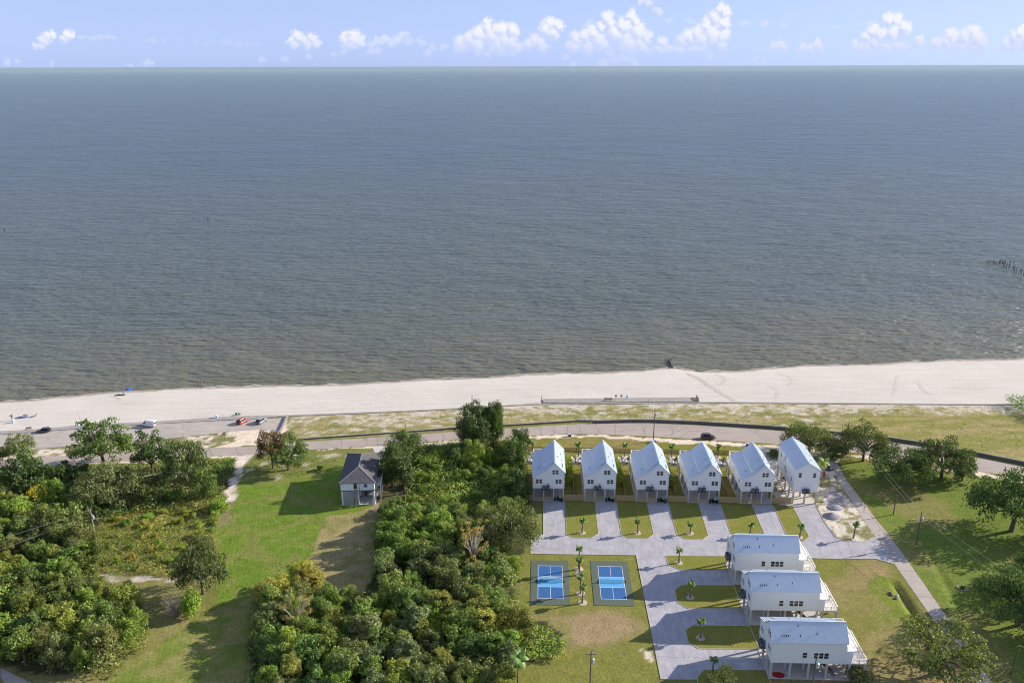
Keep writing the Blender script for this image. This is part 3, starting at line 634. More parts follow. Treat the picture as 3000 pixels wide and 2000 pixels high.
def cottage(label, group):
    t = empty('beach_cottage', label=label, cat='house', group=group)
    MB().box(-.1, -.1, 0, 9.25, 17.4, .13).build('slab', M['slab'], t)
    pm = MB().box(-.2, -.2, 0, .2, .2, 3.95).mesh('post', M['post'])
    for y in (.2, 4.1, 7.9, 11.6, 16.2): 
        for x in (.2, 3.15, 6.1, 8.95): obj('post', pm, t, (x, y, .13))
    for x in (.2, 4.5, 8.95): obj('post', pm, t, (x, 19.35, .05))
    w = MB().prism([(0, 4.2), (9.15, 4.2), (9.15, 9.35), (6.4, 12.2), (3.2, 9.3), (0, 8.0)], 0, 15).box(.003, 15.003, 4.203, 9.147, 16.5, 7.0)
    w.build('wall', M['siding'], t)
    f = MB().box(-.02, -.02, 4.03, 9.17, 16.52, 4.19); f.build('floor_beam', M['trim'], t)
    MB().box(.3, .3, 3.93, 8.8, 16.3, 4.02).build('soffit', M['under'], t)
    b = MB()
    def top(x): return np.interp(x, [0, 3.2, 6.4, 9.15], [8.0, 9.3, 12.2, 9.35])
    for i in range(1, 23):
        x = 9.15 * i / 23; b.box(x - .03, -.035, 4.2, x + .03, -.001, float(top(x)) - .05)
    for i in range(0, 38):
        y = .2 + 14.6 * i / 37; b.box(9.151, y - .03, 4.2, 9.185, y + .03, 9.3); b.box(-.035, y - .03, 4.2, -.001, y + .03, 7.95)
    for i in range(4): y = 15.2 + i * .4; b.box(9.151, y - .03, 4.2, 9.185, y + .03, 6.95)
    b.build('siding_rib', M['siding'], t, kind='stuff')
    for x in (-.06, 9.05): MB().box(x, -.06, 4.19, x + .16, .02, 8.0 if x < 0 else 9.3).build('corner_trim', M['trim'], t)
    MB().box(9.09, 14.9, 4.19, 9.21, 15.06, 9.25).build('corner_trim', M['trim'], t)
    # roof
    r = MB()
    slope_slab(r, -.28, 7.93, 3.2, 9.33, -.28, 15.28); slope_slab(r, 3.2, 9.33, 6.4, 12.23, -.28, 15.28); slope_slab(r, 6.4, 12.23, 9.45, 9.12, -.28, 15.28)
    ro = r.build('roof', M['roofm'], t)
    s = MB()
    seams(s, -.28, 8.05, 3.2, 9.45, -.26, 15.26); seams(s, 3.2, 9.45, 6.4, 12.35, -.26, 15.26); seams(s, 6.4, 12.35, 9.45, 9.24, -.26, 15.26)
    s.build('roof_seam', M['roofm'], ro, kind='stuff')
    MB().bar((6.4, -.3, 12.37), (6.4, 15.3, 12.37), .34, .10).build('ridge_cap', M['roofm'], ro)
    # shed dormer
    d = MB(); x0, z0 = 2.85, 10.28
    d.add([(3.0, 1.15, 9.2), (6.3, 1.15, 12.1), (6.3, 1.15, 12.3), (3.0, 1.15, 10.35), (3.0, 11.1, 9.2), (6.3, 11.1, 12.1), (6.3, 11.1, 12.3), (3.0, 11.1, 10.35)],
          [(0, 1, 2, 3), (7, 6, 5, 4), (0, 3, 7, 4), (3, 2, 6, 7), (1, 5, 6, 2), (0, 4, 5, 1)])
    do = d.build('dormer', M['siding'], t)
    dr = MB(); slope_slab(dr, x0 - .15, z0 - .02, 6.4, 12.36, .95, 11.3, .09); dr.build('dormer_roof', M['roofm'], do)
    s = MB(); seams(s, x0 - .15, z0 + .09, 6.35, 12.47, 1.0, 11.2); s.build('roof_seam', M['roofm'], do, kind='stuff')
    MB().box(2.63, .97, 10.08, 2.70, 11.28, 10.28).build('fascia', M['trim'], do)
    for (x, z) in ((.9, 5.75), (1.9, 5.75), (6.6, 5.75), (7.6, 5.75), (5.65, 8.75), (6.65, 8.75)): pane_window(t, x, z, .76, 1.3, 'F')
    for (y, z) in ((6.3, 5.35), (8.6, 5.35), (9.65, 5.35), (10.7, 5.35)): pane_window(t, y, z, .85, 1.35, 'R', 9.15)
    for (y, z) in ((2.3, 5.6), (9.0, 5.6)): pane_window(t, y, z, .7, 1.3, 'L', 0)
    MB().box(4.0, 16.5, 4.3, 6.2, 16.56, 6.5).build('door', M['glass'], t)
    # air-conditioner stand and its conduits
    MB().box(2.75, -1.15, 4.05, 5.0, -.06, 4.22).bar((2.85, -1.0, 4.05), (2.85, -.05, 3.2), .08, .1).bar((4.9, -1.0, 4.05), (4.9, -.05, 3.2), .08, .1).build('air_conditioner_stand', M['plastic_d'], t)
    for x in (3.3, 4.45): ac_part(t, x, -.62, 4.22)
    MB().tube((4.2, -.07, 4.3), (4.2, -.07, 5.6), .03).tube((4.55, -.07, 4.3), (4.55, -.07, 5.6), .03).box(4.12, -.14, 5.5, 4.28, -.04, 5.7).box(4.47, -.14, 5.5, 4.63, -.04, 5.7).build('conduit', M['plastic_d'], t)
    # decks at the back
    MB().box(0, 16.51, 4.0, 9.15, 19.6, 4.2).box(.1, 19.6, 3.95, 9.05, 19.64, 4.18).build('deck', M['deck'], t)
    MB().box(-.02, 15.01, 7.0, 9.17, 17.4, 7.2).build('upper_deck', M['trim'], t)
    railing(t, [(.1, 16.7), (.1, 19.5), (9.05, 19.5), (9.05, 16.7)], 4.2); railing(t, [(.1, 15.2), (.1, 17.3), (9.05, 17.3), (9.05, 15.2)], 7.2, 'upper_railing')
    # roof vents
    vm = MB().tube((0, 0, 0), (0, 0, .40), .07, .07, 8).tube((0, 0, .40), (0, 0, .48), .11, .11, 8).mesh('vent_pipe', M['pipe'])
    for (x, y) in ((8.6, 1.8), (8.6, 2.25), (8.58, 2.7), (8.58, 3.15), (7.2, 5.3), (8.5, 5.6), (8.2, 9.0), (1.6, 3.0)):
        z = float(np.interp(x, [0, 3.2, 6.4, 9.15], [8.15, 9.45, 12.35, 9.5])); obj('vent_pipe', vm, t, (x, y, z - .1))
    obj('vent_pipe', vm, t, (5.2, 4.0, 11.65))
    # storage room and stairs between the posts
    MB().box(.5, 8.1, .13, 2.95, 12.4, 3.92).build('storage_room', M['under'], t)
    st = MB()
    for k in range(14): st.box(6.6, 13.6 - k * .28, .3 + k * .27, 8.0, 13.9 - k * .28, .36 + k * .27)
    st.bar((6.55, 13.9, .2), (6.55, 9.9, 4.0), .06, .28).bar((8.05, 13.9, .2), (8.05, 9.9, 4.0), .06, .28); st.build('stair', M['wood'], t)
    return t
rowg = 'white beach cottages in a row along the gravel drive'
c0 = cottage('white stilt cottage, first of the row, nearest the overgrown thicket', rowg)
c0.location = (6.0, 210.5, 0); c0.rotation_euler = (0, 0, R(-1.9)); cottages = [c0]
for (x, y, lab) in ((21.0, 210.15, 'white stilt cottage, second in the row from the overgrown thicket'), (36.2, 209.65, 'white stilt cottage in the middle of the row of five alike'),
                    (51.2, 209.05, 'white stilt cottage, fourth in the row, behind the three-court lawn palms'), (66.4, 208.4, 'white stilt cottage with bare sandy ground beyond it, beside the tall narrow house')):
    cottages.append(dup(c0, (x, y, 0), R(-1.9), lab))
cottages[3]['label'] = 'white stilt cottage, fourth in the row, its driveway pointing at the front roof'
for (x, y, lab) in ((54.75, 178.75, 'white stilt cottage set sideways by the gravel drive, rearmost of three'), (54.30, 163.45, 'white stilt cottage set sideways, between two others of its kind'), (53.75, 146.35, 'white stilt cottage set sideways, with a red tarp underneath it')):
    cottages.append(dup(c0, (x, y, 0), R(-92), lab, 'white cottages turned sideways beside the lawn'))

# the taller narrow house at the end of the row
t = empty('tall_cottage', (81.5, 208.2, 0), R(-2.2), 'tall narrow white gabled house on stilts beside the sandy lot', 'house'); WN = 7.0; LN = 16.8
MB().box(-.1, -.1, 0, WN + .1, 17, .13).build('slab', M['slab'], t)
pm = MB().box(-.2, -.2, 0, .2, .2, 3.8).mesh('post', M['post'])
for y in (.2, 4.2, 8.2, 12.4, 16.4):
    for x in (.2, 3.5, 6.8): obj('post', pm, t, (x, y, .13))
MB().prism([(0, 4.1), (WN, 4.1), (WN, 10.95), (WN / 2, 13.2), (0, 10.95)], 0, LN).build('wall', M['siding'], t)
MB().box(-.03, -.03, 3.93, WN + .03, LN + .03, 4.095).build('floor_beam', M['trim'], t)
r = MB(); slope_slab(r, -.28, 10.83, WN / 2, 13.22, -.28, LN + .28); slope_slab(r, WN / 2, 13.22, WN + .28, 10.83, -.28, LN + .28); ro = r.build('roof', M['roofm'], t)
s = MB(); seams(s, -.28, 10.95, WN / 2, 13.34, -.26, LN + .26); seams(s, WN / 2, 13.34, WN + .28, 10.95, -.26, LN + .26); s.build('roof_seam', M['roofm'], ro, kind='stuff')
b = MB()
for i in range(1, 18):
    x = WN * i / 18; b.box(x - .03, -.035, 4.1, x + .03, -.001, float(np.interp(x, [0, WN / 2, WN], [10.9, 13.1, 10.9])))
for i in range(42): y = .2 + (LN - .4) * i / 41; b.box(-.035, y - .03, 4.1, -.001, y + .03, 10.9)
b.build('siding_rib', M['siding'], t, kind='stuff')
for (x, z) in ((1.0, 8.6), (5.1, 8.6)): pane_window(t, x, z, .8, 1.45, 'F')
for (y, z) in ((13.5, 8.2), (9.8, 9.0), (9.0, 6.4), (7.8, 5.9), (2.0, 6.2)): pane_window(t, y, z, .75, 1.3, 'L', 0)
MB().box(2.3, -1.15, 3.95, 4.6, -.06, 4.12).build('air_conditioner_stand', M['plastic_d'], t)
for x in (2.85, 4.05): ac_part(t, x, -.62, 4.12)
MB().tube((3.3, -.07, 4.2), (3.3, -.07, 5.5), .03).tube((3.7, -.07, 4.2), (3.7, -.07, 5.5), .03).build('conduit', M['plastic_d'], t)
vm = MB().tube((0, 0, 0), (0, 0, .45), .06, .06, 8).mesh('vent_pipe', M['pipe'])
for (x, y) in ((4.6, 2.2), (5.8, 4.4), (4.7, 6.6), (5.9, 7.3), (4.8, 8.1), (6.0, 11.5)): obj('vent_pipe', vm, t, (x, y, float(np.interp(x, [3.5, 7], [13.3, 11.1]))))
st = MB()
for k in range(14): st.box(.5, 13.6 - k * .28, .3 + k * .27, 1.9, 13.9 - k * .28, .36 + k * .27)
st.bar((.45, 13.9, .2), (.45, 9.9, 4.0), .06, .28).bar((1.95, 13.9, .2), (1.95, 9.9, 4.0), .06, .28)
st.build('stair', M['wood'], t)

# ------------------------------------------------------------------ grey-roofed house
t = empty('grey_roof_house', (-49.7, 207.9, 0), R(3.4), 'pale blue-white raised house with grey shingled hip roof', 'house'); w_, l_ = 9.7, 18.6
MB().box(-.1, -.1, 0, w_ + .1, l_ + .1, .12).build('slab', M['slab'], t)
pm = MB().box(-.24, -.24, 0, .24, .24, 4.45).mesh('post', M['paint'])
for y in (.3, 4.8, 9.3, 13.8, 18.3):
    for x in (.3, 4.9, w_ - .3):
        if not (y == 18.3 and x == 4.9): obj('post', pm, t, (x, y, .12))
MB().box(0, 0, 4.75, w_, l_, 7.45).build('wall', M['paint'], t)
MB().box(-.06, -.06, 4.57, w_ + .06, l_ + .06, 4.745).build('belt', M['black'], t)
e = .4; z0, z1 = 7.4, 9.75; yr0, yr1 = 5.4, l_ - 5.0; xc = w_ / 2
V = [(-e, -e, z0), (w_ + e, -e, z0), (w_ + e, l_ + e, z0), (-e, l_ + e, z0), (xc, yr0, z1), (xc, yr1, z1)]
r = MB().add(V + [(x, y, z - .18) for x, y, z in V[:4]], [(0, 1, 4), (1, 2, 5, 4), (2, 3, 5), (3, 0, 4, 5), (0, 6, 7, 1), (1, 7, 8, 2), (2, 8, 9, 3), (3, 9, 6, 0), (9, 8, 7, 6)])
ro = r.build('roof', M['shingle'], t)
m_ = MB()
for a, b in ((0, 4), (1, 4), (2, 5), (3, 5), (4, 5)): m_.bar(Vector(V[a]) + Vector((0, 0, .03)), Vector(V[b]) + Vector((0, 0, .03)), .28, .06)
m_.build('hip_cap', M['hipcap'], ro)
crs = MB()      # shingle courses standing proud on the three slopes that show
for k in range(1, 19):
    f = k / 19.5
    def L3(a, b): return tuple(V[a][i] + (V[b][i] - V[a][i]) * f for i in range(3))
    A, B_, C_, D_ = L3(0, 4), L3(1, 4), L3(2, 5), L3(3, 5); up = .012
    for p_, q_ in ((A, B_), (B_, C_), (D_, A)): crs.bar((p_[0], p_[1], p_[2] + up), (q_[0], q_[1], q_[2] + up), .04, .03)
crs.build('shingle_course', M['shingle'], ro, kind='stuff')
MB().box(.55, .02, .12, 4.65, .10, 4.55).build('panel', M['door'], t)
dd = MB()
for k in range(9): dd.box(.6, -.03, .2 + k * .31, 4.6, .015, .2 + k * .31 + .27)
gd = dd.build('garage_door', M['door'], t)
MB().box(3.75, -.05, 4.8, 4.75, -.005, 7.0).build('door', M['glass'], t)
MB().box(3.65, -.07, 4.76, 3.75, -.003, 7.1).box(4.75, -.07, 4.76, 4.85, -.003, 7.1).build('door_frame', M['trim'], t)
pane_window(t, 6.7, 5.75, 1.0, 1.0, 'F')
MB().box(5.35, -.05, 4.76, 5.42, -.002, 7.4).build('downpipe', M['black'], t)
MB().box(3.6, -1.3, 4.6, 5.2, -.07, 4.72).build('landing', M['wood'], t)
railing(t, [(3.65, -.1), (3.65, -1.25), (5.15, -1.25), (5.15, -.1)], 4.72)
MB().bar((3.9, -1.2, 0), (3.9, -1.2, 4.6), .12, .12).bar((5.0, -1.2, 0), (5.0, -1.2, 4.6), .12, .12).build('landing_post', M['black'], t)
MB().box(w_ + .02, 3, 4.5, w_ + 1.6, l_ - .5, 4.68).build('side_deck', M['deck'], t)
railing(t, [(w_ + 1.55, 3.05), (w_ + 1.55, l_ - .55)], 4.68)
pm2 = MB().box(-.13, -.13, 0, .13, .13, 4.45).mesh('deck_post', M['trim'])
for y in (3.3, 7, 11, 15, 18): obj('deck_post', pm2, t, (w_ + 1.4, y, .05))
for y in (1.2, 5.5, 11.0): pane_window(t, y, 5.6, .9, 1.2, 'R', w_)
# things at the grey-roofed house
def chair(label, x, y, rz, m_, group=None, z=0.0, back=.85):
    o = empty('garden_chair', (x, y, z), rz, label, 'chair', group)
    MB().box(-.32, -.32, .32, .32, .32, .38).build('seat', m_, o)
    MB().hexa([(-.32, .28, .38), (.32, .28, .38), (.32, .34, .38), (-.32, .34, .38)], [(-.28, .52, back + .2), (.28, .52, back + .2), (.28, .58, back + .2), (-.28, .58, back + .2)]).build('backrest', m_, o)
    lm = shared('leg' + m_.name, lambda: MB().box(-.04, -.04, 0, .04, .04, .34).mesh('leg', m_))
    for sx_ in (-.28, .28):
        for sy_ in (-.28, .28): obj('leg', lm, o, (sx_, sy_, 0))
    for sx_ in (-.36, .30): MB().box(sx_, -.34, .56, sx_ + .08, .36, .60).box(sx_ + .01, -.32, .38, sx_ + .07, -.26, .56).build('armrest', m_, o)
    return o
q = P(960 + 875 / 7.84, 1300 + 1240 / 7.84)
chair('dark garden chair under the grey-roofed house', q[0], q[1] + 1.2, R(20), M['plastic_d'], z=.12)
q = P(960 + 760 / 7.84, 1300 + 1290 / 7.84)
o = empty('barbecue', (q[0] + .1, q[1] + .6, .12), 0, 'dark kettle barbecue beside the middle post of the grey-roofed house', 'barbecue')
MB().tube((0, 0, .7), (0, 0, .85), .18, .3, 12).tube((0, 0, .85), (0, 0, 1.08), .3, .1, 12).build('bowl', M['plastic_d'], o)
for a in range(3): MB().bar((.15 * math.cos(a * 2.1), .15 * math.sin(a * 2.1), .75), (.32 * math.cos(a * 2.1), .32 * math.sin(a * 2.1), 0), .03, .03).build('leg', M['steel'], o)

# ------------------------------------------------------------------ fences
def fence(name, a, b, h, m_, label, bw=.14, gap=.012, group=None, posts=2.4):
    L = math.hypot(b[0] - a[0], b[1] - a[1]); rz = math.atan2(b[1] - a[1], b[0] - a[0])
    o = empty(name, (a[0], a[1], 0), rz, label, 'fence', group); mb = MB(); n = int(L / (bw + gap)); st = L / n
    for i in range(n):
        x = i * st; hh_ = h + rnd.uniform(-.02, .02); mb.box(x, -.012, .04, x + bw, .012, hh_)
    mb.build('board', m_, o, kind='stuff')
    MB().box(0, .014, h * .2, L, .06, h * .2 + .09).box(0, .014, h * .82, L, .06, h * .82 + .09).build('rail', m_, o)
    pm_ = MB().box(-.05, .062, 0, .05, .16, h + .06).mesh('post', m_)
    k = max(1, round(L / posts))
    for i in range(k + 1): obj('post', pm_, o, (min(max(L * i / k, .06), L - .06), 0, 0))
    return o
def loc(hx, hy, x, y, rz=R(-1.9)): return (hx + x * math.cos(rz) - y * math.sin(rz), hy + x * math.sin(rz) + y * math.cos(rz))
hs_ = [(6.0, 210.5), (21.0, 210.15), (36.2, 209.65), (51.2, 209.05), (66.4, 208.4)]
fl = ['tall board fence joining thicket edge to the first cottage', 'tall board fence closing the gap between first and second cottage', 'tall board fence closing the gap between second and third cottage', 'tall board fence closing the gap between third and fourth cottage', 'tall board fence closing the gap between fourth and fifth cottage', 'tall board fence joining the fifth cottage to the narrow house']
fence('board_fence', loc(*hs_[0], -2.9, .15), loc(*hs_[0], -.05, .15), 2.0, M['fence'], fl[0])
for i in range(5):
    a = loc(*hs_[i], 9.3, .15); b = loc(*hs_[i + 1], -.1, .15) if i < 4 else (81.3, 208.25)
    fence('board_fence', a, b, 2.0, M['fence'], fl[i + 1])
lf = ['low board fence between the posts of the first cottage', 'low board fence between the posts of the second cottage', 'low board fence between the posts of the third cottage', 'low board fence between the posts of the fourth cottage', 'low board fence between the posts of the fifth cottage']
for i in range(5): fence('board_fence', loc(*hs_[i], .45, .25), loc(*hs_[i], 6.0, .25), 1.15, M['fence'], lf[i])
sfl = ['long side fence between the thicket and the first cottage', 'long side fence between first and second cottage gardens', 'long side fence between second and third cottage gardens', 'long side fence between third and fourth cottage gardens', 'long side fence between fourth and fifth cottage gardens']
for i in range(5):
    a = loc(*hs_[i], -3.0 if i == 0 else -2.75, .4); b = loc(*hs_[i], -3.0 if i == 0 else -2.75, 22 if i else 26); fence('board_fence', a, b, 1.9, M['fence'], sfl[i])
fence('picket_fence', P(1540, 1318), P(2166, 1330), 1.3, M['fence_dark'], 'long dark picket fence along the back of the cottage gardens', bw=.12, gap=.13)

# ------------------------------------------------------------------ bins, fire pits, chairs
def bin_(lab, x, y, m_, lidm, rz=0):
    o = empty('wheelie_bin', (x, y, .05), rz, lab, 'bin', 'rubbish bins in front of the cottages')
    MB().hexa([(-.24, -.26, .08), (.24, -.26, .08), (.24, .26, .08), (-.24, .26, .08)], [(-.32, -.36, 1.0), (.32, -.36, 1.0), (.32, .36, 1.0), (-.32, .36, 1.0)]).build('body', m_, o)
    MB().hexa([(-.34, -.4, 1.0), (.34, -.4, 1.0), (.34, .38, 1.0), (-.34, .38, 1.0)], [(-.3, -.36, 1.1), (.3, -.36, 1.1), (.3, .3, 1.14), (-.3, .3, 1.14)]).build('lid', lidm, o)
    for sx_ in (-.26, .2): MB().tube((sx_, .3, .1), (sx_ + .06, .3, .1), .1, .1, 10).build('wheel', M['rubber'], o)
    return o
ordn = ['first', 'second', 'third', 'fourth']
for i in range(4):
    hx, hy = hs_[i]; on = ordn[i]
    for (x, y, a_, b_, lab) in ((6.55, -.15, 'green_bin', 'green_bin', 'dark green bin nearest the driveway post of the %s cottage' % on), (7.35, .0, 'black_bin', 'black_bin', 'black bin between green bins at the %s cottage' % on),
                                (8.0, .1, 'black_bin', 'yellow', 'black bin with yellow lid at the %s cottage' % on), (8.55, -.6, 'green_bin', 'green_bin', 'dark green bin standing forward on gravel at the %s cottage' % on)):
        q = loc(hx, hy, x, y); bin_(lab, q[0], q[1], M[a_], M[b_], R(rnd.uniform(-8, 8)))
q = loc(*hs_[4], 2.55, -.5)
o = empty('sign_board', (q[0], q[1], .05), R(-2), 'small white board on legs in front of the fifth cottage', 'board')
MB().box(-.33, -.02, .35, .33, .02, 1.0).build('panel', M['plastic_w'], o)
for sx_ in (-.3, .26): MB().box(sx_, -.02, 0, sx_ + .04, .02, .35).build('leg', M['steel'], o)

pitpx = [(1553, 1349), (1693.5, 1351), (1830.5, 1351), (1968, 1354), (2107.6, 1357)]
for i, (a, b) in enumerate(pitpx):
    X, Y = P(a, b); gname = ['first', 'second', 'third', 'fourth', 'fifth'][i]
    n = 18; pad = [(X + 3.1 * math.cos(2 * math.pi * k / n) * (1 + .12 * math.sin(k * 2.3 + i)), Y + 2.7 * math.sin(2 * math.pi * k / n) * (1 + .1 * math.cos(k * 1.7))) for k in range(n)]
    sheet('gravel_circle', pad, .05, M['stone'], world=True, label='dark gravel circle in the garden of the %s cottage' % gname, cat='gravel circle')
    o = empty('fire_pit', (X, Y, .05), 0, 'round white fire pit in the garden of the %s cottage' % gname, 'fire pit', 'round white fire pits')
    mb = MB(); n = 16
    for k in range(n):
        t0, t1 = 2 * math.pi * k / n, 2 * math.pi * (k + .96) / n
        q = lambda rr, tt: (rr * math.cos(tt), rr * math.sin(tt))
        c_ = [(*q(.5, t0), 0), (*q(.8, t0), 0), (*q(.8, t1), 0), (*q(.5, t1), 0)]; mb.hexa(c_, [(x, y, .42) for x, y, _ in c_])
    mb.build('ring', M['whitestone'], o); MB().tube((0, 0, 0), (0, 0, .12), .49, .49, 14).build('ash_bed', M['plastic_d'], o)
    angs = [(150, 'w'), (95, 'w'), (205, 'w'), (40, 'd'), (320, 'r' if i == 0 else 'w')]
    wd = {'w': 'white', 'd': 'dark', 'r': 'red'}
    ps = {150: 'behind left of', 95: 'behind', 205: 'left in front of', 40: 'behind right of', 320: 'right in front of'}
    for (dg, cc) in angs:
        x = X + 1.75 * math.cos(R(dg)); y = Y + 1.75 * math.sin(R(dg)); rz = R(dg - 90)
        chair('%s garden chair %s the fire pit of the %s cottage' % (wd[cc], ps[dg], gname), x, y, rz, M['plastic_' + cc], 'garden chairs around the fire pits', .05)

# ------------------------------------------------------------------ pickleball courts
def court(label, fl_, rz):
    o = empty('pickleball_court', (fl_[0], fl_[1], 0), rz, label, 'sports court', 'pickleball courts')
    def sh(nm, x0, y0, x1, y1, z, m_, th=.0): MB().box(x0, y0, z - .05, x1, y1, z).build(nm, m_, o)
    sh('pad', 0, 0, 9.5, 18.2, .09, M['court_g'])
    cx, cy, hw, hl = 4.85, 9.15, 3.05, 6.7
    sh('playing_surface', cx - hw, cy - hl, cx + hw, cy - 2.13, .098, M['court_b']); sh('playing_surface', cx - hw, cy + 2.13, cx + hw, cy + hl, .098, M['court_b'])
    sh('kitchen', cx - hw, cy - 2.13, cx + hw, cy + 2.13, .098, M['court_l'])
    lw = .045
    for (x0, y0, x1, y1) in ((cx - hw - lw, cy - hl, cx - hw + lw, cy + hl), (cx + hw - lw, cy - hl, cx + hw + lw, cy + hl)): sh('line', x0, y0, x1, y1, .106, M['line'])
    for y in (cy - hl, cy + hl, cy - 2.13, cy + 2.13): sh('line', cx - hw + lw, y - lw, cx + hw - lw, y + lw, .106, M['line'])
    for (y0, y1) in ((cy - hl + lw, cy - 2.13 - lw), (cy + 2.13 + lw, cy + hl - lw)): sh('line', cx - lw * .8, y0, cx + lw * .8, y1, .106, M['line'])
    nt_ = MB()
    for k in range(30): nt_.box(cx - 3.3 + k * .22, cy - .008, .12, cx - 3.3 + k * .22 + .02, cy + .008, .98)
    for k in range(8): nt_.box(cx - 3.3, cy - .009, .16 + k * .105, cx + 3.3, cy + .007, .175 + k * .105)
    n_ = nt_.build('net', M['net'], o); MB().box(cx - 3.3, cy - .025, .98, cx + 3.3, cy + .025, 1.04).build('net_tape', M['line'], n_)
    for x in (cx - 3.36, cx + 3.36): MB().tube((x, cy, .09), (x, cy, 1.05), .045, .045, 8).box(x - .12, cy - .5, .09, x + .12, cy + .5, .15).build('net_post', M['net'], o)
court('blue pickleball court with palm shadows across it, nearer the woods', (4.15, 161.8), R(-2.2)); court('blue pickleball court free of palm shadows, beside the gravel drive', (19.35, 161.45), R(-2.2))

# ------------------------------------------------------------------ palms
def frond(mb, ang, el, L, droop, w=.5, seg=5, mi=0):
    """a fan or feather leaf: folded blade with split tip"""
    d = Vector((math.cos(ang), math.sin(ang), 0)); s = Vector((-math.sin(ang), math.cos(ang), 0)); pts = []
    p = Vector((0, 0, 0)); e = el
    for i in range(seg + 1):
        pts.append(p.copy()); p = p + (d * math.cos(e) + Vector((0, 0, math.sin(e)))) * (L / seg); e -= droop / seg
    for i in range(seg):
        w0 = w * math.sin(math.pi * (i + .35) / (seg + .6)); w1 = w * math.sin(math.pi * (i + 1.35) / (seg + .6)) if i < seg - 1 else .02
        a, b = pts[i], pts[i + 1]; dz = Vector((0, 0, -.35))
        for sg in (-1, 1): mb.add([a, b, b + s * w1 * sg + dz * w1, a + s * w0 * sg + dz * w0], [(0, 1, 2, 3) if sg > 0 else (3, 2, 1, 0)], mi)
def tone_attr(me, fn):
    a = me.color_attributes.new('tone', 'FLOAT_COLOR', 'POINT')
    a.data.foreach_set('color', np.array([(*fn(i), 1) for i in range(len(me.vertices))], np.float32).ravel())
def palm(label, x, y, h, seed, group='young palms planted on the lawns', stakes=True, mulch=True, R0=1.2, col=(.050, .082, .026, 1), nf=18, lean=.03):
    r_ = random.Random(seed); o = empty('palm_tree', (x, y, .05), r_.uniform(0, 6.28), label, 'palm tree', group)
    tk = MB(); pts = [(0, 0, 0), (lean * h * .3, 0, h * .35), (lean * h * .7, .02, h * .7), (lean * h, .05, h)]
    tk.path(pts, [.24, .18, .16, .14], 8).build('trunk', M['palmbark'], o)
    cr = MB()
    for k in range(nf):
        frond(cr, k * 2.4 + r_.uniform(-.3, .3), r_.uniform(-.5, 1.25), R0 * r_.uniform(.8, 1.15), r_.uniform(.9, 1.9), .42 * R0 / 1.35)
    me = cr.mesh('crown', M['leaf']); tone_attr(me, lambda i: (r_.uniform(.7, 1.3),) * 3)
    c = obj('crown', me, o, (lean * h, .05, h)); c.color = col
    if stakes:
        sm_ = MB()
        for k in range(3): a = k * 2.1 + .4; sm_.bar((.9 * math.cos(a), .9 * math.sin(a), 0), (.12 * math.cos(a), .12 * math.sin(a), 1.5), .06, .06)
        sm_.build('stake', M['timber'], o)
    if mulch:
        n = 14; mb = MB(); vs = [(1.15 * math.cos(2 * math.pi * k / n) * r_.uniform(.85, 1.15), 1.15 * math.sin(2 * math.pi * k / n) * r_.uniform(.85, 1.15), 0) for k in range(n)]
        mb.add(vs + [(0, 0, .16)], [(k, (k + 1) % n, n) for k in range(n)]); mb.build('mulch_bed', M['mulch'], o)
    return o
ipx = [(1706, 1560, 1518), (1868, 1561, 1519), (2022, 1562, 1529), (2196, 1568, 1532), (2343, 1573, 1537), (2500, 1576, 1531)]
il = ['young palm on the grass island between first and second driveway', 'young palm on the grass island between second and third driveway', 'young palm on the grass island between third and fourth driveway', 'young palm on the grass island right behind the sideways cottage roof', 'young palm on the narrow grass island before the tall narrow house', 'young palm on sandy grass where the gravel meets the lane']
for i, (a, b, c_) in enumerate(ipx): X, Y = P(a, b); palm(il[i], X, Y, HGT(a, b, c_) - .5, 100 + i, mulch=i != 5)
mpx = [(1989, 1648, 1604, 'young palm on grass strip in front of rearmost sideways cottage'), (2022, 1750, 1703, 'young palm on dark shaded grass in front of middle sideways cottage'), (2052, 1868, 1812, 'young palm on the grass in front of the red-tarp cottage'), (2086, 1978, 1924, 'young palm on the lowest grass island beside a pale bush')]
for i, (a, b, c_, lab) in enumerate(mpx): X, Y = P(a, b); palm(lab, X, Y, HGT(a, b, c_) - .5, 120 + i)
cpx = [(1697, 1680, 1608, 'tallest palm between the courts, at the far end of its line'), (1698, 1682, 1633, 'palm between the courts, just in front of the tallest one'), (1701, 1738, 1684, 'palm between the courts, third from the gravel drive'), (1706, 1765, 1712, 'palm between the courts, nearest the bare lawn patch')]
for i, (a, b, c_, lab) in enumerate(cpx):
    X, Y = P(a, b); 
    if i == 0: X, Y = X, Y + 2.0
    palm(lab, X, Y, [6.3, 4.4, 4.9, 4.6][i], 140 + i, 'palms in a line between the pickleball courts')
bpx = [(1560, 1322, 1292, 'slim garden palm by the picket fence beside the thicket'), (1695, 1336, 1297, 'slim garden palm behind the first and second cottages'), (1830, 1338, 1300, 'slim garden palm behind the second and third cottages'), (1968, 1339, 1304, 'slim garden palm behind the third and fourth cottages'), (2103, 1339, 1306, 'slim garden palm behind the fourth and fifth cottages')]
for i, (a, b, c_, lab) in enumerate(bpx): X, Y = P(a, b); palm(lab, X, Y, HGT(a, b, c_) - .4, 160 + i, 'slim palms in the cottage gardens', stakes=False, R0=1.4)
X, Y = P(2405, 1421); o = palm('tall fan palm with a skirt of dead leaves beside the narrow house', X, Y, 7.6, 180, None, False, False, 2.2, (.10, .13, .05, 1), 26)
sk = MB(); r_ = random.Random(5)
for k in range(26): frond(sk, k * 2.4, -1.0, 1.9 * r_.uniform(.7, 1.1), .6, .4)
